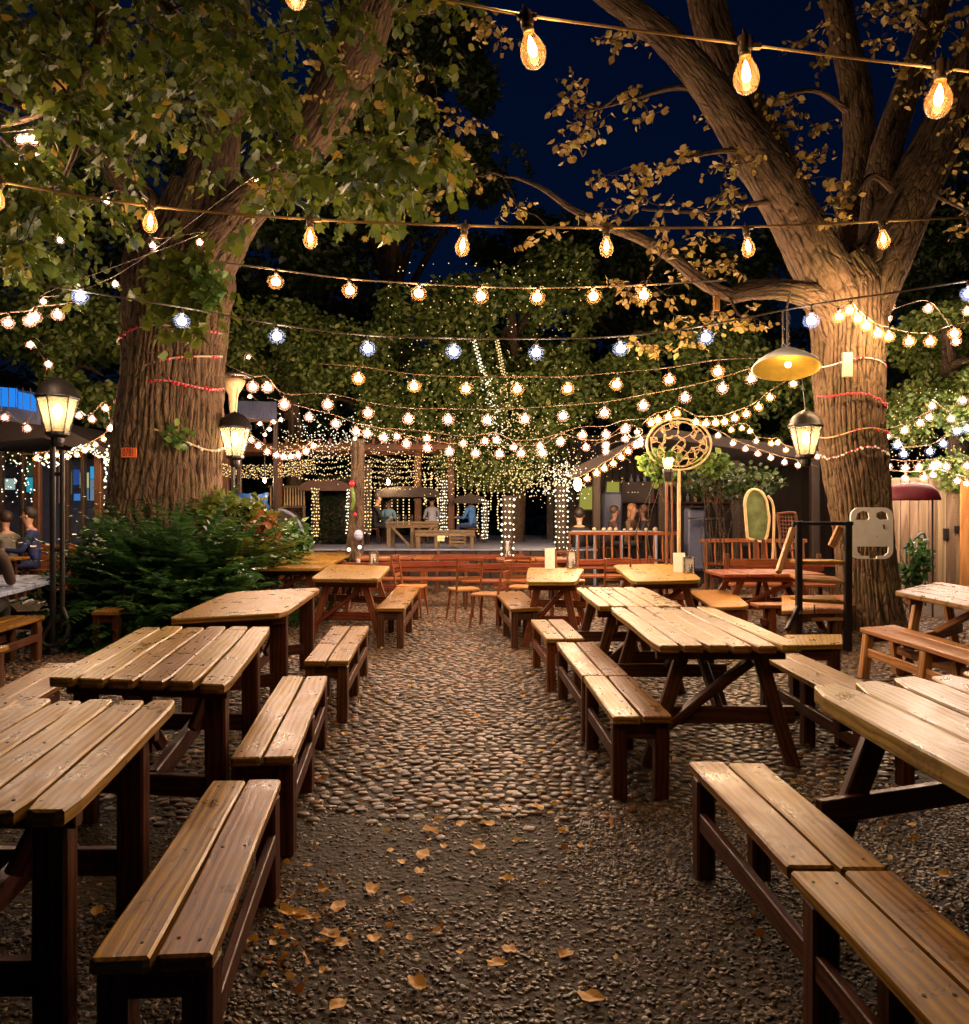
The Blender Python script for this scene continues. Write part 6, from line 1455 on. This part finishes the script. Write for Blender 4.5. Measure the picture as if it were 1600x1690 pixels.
def stall():
    Y = 14.6; t = thing('market_stall', 'stall with coloured lit windows behind the lamp post on the left', 'stall', (-8.2, Y, 0))
    m = MB(); m.prism([P(-60, 700, Y - .3), P(70, 690, Y - .3), P(190, 748, Y - .3), P(190, 762, Y - .3), P(70, 722, Y - .3), P(-60, 735, Y - .3)], 2.2, (0, 1, 0)); m.build('roof', M['roof'], t)
    for px in (2, 38, 62, 112, 138, 163): 
        b = P(px, 0, Y); l = MB(); l.beam((b.x, Y, 0), (b.x, Y, P(px, 745, Y).z), .13 if px in (62, 163) else .07, .12, up=(0, 1, 0)); l.build('post', M['legm'] if px in (163, 62) else M['darkwood'], t)
    m = MB(); m.box((P(90, 0, Y + 1.8).x, Y + 1.8, 1.3), (4.2, .06, 2.6)); m.build('back_wall', M['corr'], t)
    m = MB(); m.box((P(85, 0, Y).x, Y + .05, .45), (2.9, .08, .9)); m.build('front_wall', M['redwood'], t)
    pan = [((97, 770, 101, 830), (.5, .12, .05), 1.0), ((101, 775, 108, 838), (.6, .03, .06), 1.0), ((110, 778, 118, 815), (.25, .4, .12), .6), ((121, 775, 131, 800), (.05, .12, .4), .8), ((132, 780, 146, 805), (.8, .65, .3), 1.2), ((122, 815, 132, 826), (.1, .3, .7), 1.0), ((134, 806, 146, 826), (.12, .3, .4), .8), ((149, 770, 158, 790), (.05, .45, .75), 1.2), ((149, 791, 158, 826), (.4, .5, .55), .7), ((43, 788, 55, 812), (.02, .4, .55), .9), ((8, 790, 24, 808), (.4, .6, .55), .8), ((43, 762, 55, 786), (.05, .12, .06), .5)]
    for i, (b, c, s) in enumerate(pan):
        em = emit('lit_stall_panel', c, s); yy = Y + .9 + .05 * (i % 4)
        m = MB(); m.prism([P(b[0] , b[1], yy), P(b[2], b[1], yy), P(b[2], b[3], yy), P(b[0], b[3], yy)], .02, (0, 1, 0)); m.build('lit_panel', em, t)
    m = MB(); m.prism([P(97, 765, Y + .06), P(160, 765, Y + .06), P(160, 840, Y + .06), P(97, 840, Y + .06)], .012, (0, 1, 0)); m.build('window_glass', M['pane'], t)
    t = thing('lit_sign', 'bright blue backlit sign panel at the upper left edge', 'sign', P(30, 660, 13.5)); Y = 13.5
    m = MB(); m.prism([P(-30, 636, Y), P(27, 641, Y), P(27, 672, Y), P(-30, 668, Y)], .03, (0, 1, 0)); m.prism([P(30, 646, Y), P(58, 652, Y), P(58, 679, Y), P(30, 674, Y)], .03, (0, 1, 0)); m.build('lit_face', M['blue_lit'], t)
    m = MB(); m.prism([P(-40, 632, Y + .05), P(62, 648, Y + .05), P(62, 700, Y + .05), P(-40, 690, Y + .05)], .1, (0, 1, 0)); m.build('housing', M['corr'], t)
    for k in range(7): 
        m = MB(); x = -22 + k * 12; m.beam(P(x, 640, Y - .02), P(x, 676, Y - .02), .012, .01, up=(0, 1, 0)); m.build('mullion', M['corr'], t)
    t = thing('roof_strip', 'blue-grey corrugated roof edge behind the hanging lantern left of centre', 'roof', P(420, 670, 15)); m = MB(); Y = 15
    for k in range(24): x = 386 + k * 3.0; m.tube([P(x, 662 + k * .1, Y), P(x, 692, Y - .25)], .022, 6)
    m.build('corrugated_sheet', M['corr'], t); m = MB(); m.beam(P(380, 694, Y - .25), P(462, 694, Y - .25), .05, .06); m.beam(P(395, 694, Y), (P(395, 0, Y).x, Y, 0), .08, .08, up=(0, 1, 0)); m.beam(P(455, 694, Y), (P(455, 0, Y).x, Y, 0), .08, .08, up=(0, 1, 0)); m.build('frame', M['darkwood'], t)
    t = thing('blue_tarp', 'crumpled blue tarpaulin behind the bushes left of centre', 'tarpaulin', P(420, 850, 15)); rr = random.Random(9); V = []; n = 9
    for j in range(6):
        for i in range(n): p = P(390 + 58 * i / (n - 1), 815 + 62 * j / 5, 15); V.append(p + Vector((rr.uniform(-.04, .04), rr.uniform(-.18, .18) - .1 * j, rr.uniform(-.05, .05))))
    m = MB(); m.add(V, [[j * n + i, j * n + i + 1, (j + 1) * n + i + 1, (j + 1) * n + i] for j in range(5) for i in range(n - 1)]); o = m.build('sheet', plain('blue_tarpaulin', (.02, .07, .3), .4), t, smooth=True); so = o.modifiers.new('thick', 'SOLIDIFY'); so.thickness = .01
    glass_lamp('small orange lamp above the blue tarpaulin', 437, 793, 15, .3)
stall()
# ---------------------------------------------------------------- people
def person(label, x, y, z, face, shirt, pants, hair, skin=(.45, .26, .18), seat=.45, lean=.12, s=1.0, arm=1, long_hair=False, turn=0.0):
    """seated figure; face = heading angle of the chest; z = ground level under the feet"""
    t = thing('person', label, 'person', (0, 0, 0), 'people seated in the distance')
    ms = plain('shirt_cloth', shirt, .8, 0, .15, 20); mp = plain('trouser_cloth', pants, .8, 0, .15, 20); mh = plain('hair', hair, .6, 0, .3, 40); mk = plain('skin', skin, .5, 0, .05)
    H = seat; f = lean
    body = [((0, 0, H + .09), .145, .11), ((0, .02 + f * .2, H + .25), .135, .10), ((0, .0 + f * .5, H + .42), .155, .11), ((0, f * .7, H + .53), .13, .09), ((0, f * .85, H + .60), .055, .055), ((0, f + .01, H + .66), .05, .052), ((0, f + .02, H + .74), .078, .09), ((0, f + .015, H + .82), .082, .095), ((0, f + .0, H + .88), .055, .065)]
    edges = [(i, i + 1) for i in range(8)]
    def chain(root, pts):
        p = root
        for q in pts: body.append(q); edges.append((p, len(body) - 1)); p = len(body) - 1
    for sx in (-1, 1):
        chain(3, [((.17 * sx, f * .7, H + .51), .062, .06), ((.22 * sx, f + .06, H + .26), .048, .045), ((.16 * sx * (1 if arm else .6), f + .27, H + .26 + .02), .036, .034), ((.13 * sx, f + .34, H + .28), .03, .02), ((.12 * sx, f + .42, H + .27), .028, .014)])
        chain(0, [((.09 * sx, .05, H + .06), .095, .085), ((.12 * sx, .42, H + .05), .07, .065), ((.12 * sx, .44, H - .18), .055, .055), ((.12 * sx, .42, .08), .042, .042), ((.12 * sx, .52, .04), .045, .03)])
    me = bpy.data.meshes.new('body'); me.from_pydata([b[0] for b in body], edges, []); 
    o = bpy.data.objects.new('body', me); C.objects.link(o)
    sk = o.modifiers.new('skin', 'SKIN'); 
    if not me.skin_vertices: bpy.context.view_layer.objects.active = o
    lay = me.skin_vertices[0] if len(me.skin_vertices) else me.skin_vertices.new()
    for i, b in enumerate(body): lay.data[i].radius = (b[1], b[2]); lay.data[i].use_root = (i == 0)
    sk.use_smooth_shade = True
    sb = o.modifiers.new('sub', 'SUBSURF'); sb.levels = 2; sb.render_levels = 2
    dg = bpy.context.evaluated_depsgraph_get(); dg.update(); m2 = bpy.data.meshes.new_from_object(o.evaluated_get(dg)); o.modifiers.clear(); o.data = m2; m2.name = 'body'
    m2.materials.clear()
    for m_ in (mk, ms, mp): m2.materials.append(m_)
    for p in m2.polygons:
        c = p.center; p.use_smooth = True
        if c.z > H + .575 and abs(c.x) < .12: p.material_index = 0
        elif c.y > f + .29 and c.z > H + .15 and abs(c.x) < .3: p.material_index = 0
        elif c.z > H + .1: p.material_index = 1
        elif c.z < .08: p.material_index = 2
        else: p.material_index = 2
    # face relief: nose, ears, eyes, mouth
    hm = MB(); hc = Vector((0, f + .0, H + .80)); hm.ball(hc + Vector((0, -.016, .042)), .107, 14, 10, sc=(.93, 1.02, 1.0))
    if long_hair: hm.ball(hc + Vector((0, -.06, -.09)), .095, 12, 8, sc=(1, .6, 1.6))
    for v in range(len(hm.v)):
        q = Vector(hm.v[v])
        if q.y > f + .045 and q.z < H + .86: hm.v[v] = (q.x * .9, f + .06, H + .87)
    hr = hm.build('hair', mh, t, smooth=True)
    fm = MB(); fm.ball(hc + Vector((0, .105, -.02)), .016, 6, 5, sc=(.8, 1.2, 1.3)); [fm.ball(hc + Vector((sx * .086, .02, -.015)), .02, 6, 5, sc=(.5, 1, 1.4)) for sx in (-1, 1)]; fm.build('face', mk, t, smooth=True)
    em_ = MB(); [em_.ball(hc + Vector((sx * .032, .092, .005)), .009, 6, 5) for sx in (-1, 1)]; em_.ball(hc + Vector((0, .098, -.055)), .016, 6, 4, sc=(1.3, .4, .3)); em_.build('features', mh, t, smooth=True)
    put(o, t)
    t.rotation_euler = (0, 0, face - math.pi / 2); t.location = (x, y, z); t.scale = (s,) * 3
    st = thing('stool', 'stool beneath the ' + label.replace(', ', ' '), 'stool', (0, 0, 0), 'stools under the seated people')
    a = MB(); a.lathe([(.0005, 0), (.17, 0), (.18, .015), (.18, .03), (.0005, .035)], (0, .0, H - .045), 14); a.build('seat', M['legm'], st)
    for sx in (-1, 1):
        for sy in (-1, 1): l = MB(); l.tube([(.16 * sx, .16 * sy, 0), (.11 * sx, .11 * sy, H - .04)], .014, 6); l.build('leg', M['legm'], st)
    st.rotation_euler = t.rotation_euler; st.location = t.location; st.scale = t.scale
PZ = .75
def at(px, Y): return (px - 800) * Y / F
person('person in a brown jacket cut off by the left edge, facing away', at(-8, 7.9), 7.6, 0, R(110), (.05, .025, .015), (.02, .02, .02), (.02, .012, .008), lean=.18, s=1.12)
person('person in a pale grey top at the far left table', at(22, 13.8), 13.7, 0, R(150), (.16, .15, .13), (.03, .03, .05), (.03, .015, .01), s=1.1)
person('person in dark blue beside the pale grey one', at(52, 13.7), 13.9, 0, R(200), (.01, .02, .10), (.01, .02, .08), (.02, .015, .01), s=1.15)
person('person in black seated at the left end of the stage table', at(616, 18.2), 18.2, PZ, R(20), (.012, .012, .014), (.01, .01, .012), (.03, .02, .015), s=.86)
person('person in pale blue behind the stage table', at(640, 19.4), 19.4, PZ, R(-70), (.25, .5, .7), (.03, .03, .05), (.1, .06, .04), s=.8)
person('person in a white shirt on the stage, seen from behind', at(714, 18.8), 18.8, PZ, R(100), (.42, .45, .55), (.02, .02, .03), (.02, .014, .01), s=.84)
person('person in a bright blue shirt, back turned, right of the stage table', at(782, 18.3), 18.3, PZ, R(150), (.05, .16, .42), (.03, .05, .14), (.08, .04, .02), s=.86)
person('dark figure seated in front of the pavilion', at(957, 16.8), 16.9, 0, R(80), (.012, .01, .01), (.01, .01, .01), (.015, .01, .01), s=1.15)
person('person with long fair hair at the blue table', at(1035, 17.3), 17.2, .3, R(-35), (.10, .06, .03), (.02, .02, .02), (.2, .1, .04), skin=(.25, .13, .09), long_hair=True, s=1.0)
person('person in dark clothes right of the fair-haired one', at(1066, 17.6), 17.3, .3, R(170), (.02, .015, .015), (.02, .02, .02), (.08, .04, .02), skin=(.25, .13, .09), s=.98)
person('person in dark clothes left of the fair-haired one', at(1004, 17.6), 17.4, .3, R(10), (.06, .03, .03), (.02, .02, .02), (.05, .03, .02), skin=(.25, .13, .09), s=.97)
# ---------------------------------------------------------------- haze in the night air
def haze():
    m = bpy.data.materials.new('night_haze'); m.use_nodes = True; N = m.node_tree.nodes; L = m.node_tree.links; N.remove(N['Principled BSDF'])
    v = N.new('ShaderNodeVolumePrincipled'); v.inputs['Color'].default_value = (.9, .88, .85, 1); v.inputs['Density'].default_value = HAZE; v.inputs['Anisotropy'].default_value = .3
    L.new(v.outputs[0], N['Material Output'].inputs['Volume'])
    mb = MB(); x0, x1, y0, y1, z0, z1 = -205, 205, -25, 355, -1, 22
    vs = [(x, y, z) for z in (z0, z1) for y in (y0, y1) for x in (x0, x1)]
    mb.add(vs, [[0, 2, 3, 1], [4, 5, 7, 6], [0, 1, 5, 4], [2, 6, 7, 3], [0, 4, 6, 2], [1, 3, 7, 5]])
    tag(mb.build('haze', m), kind='stuff')
HAZE = 0

if HAZE: haze()
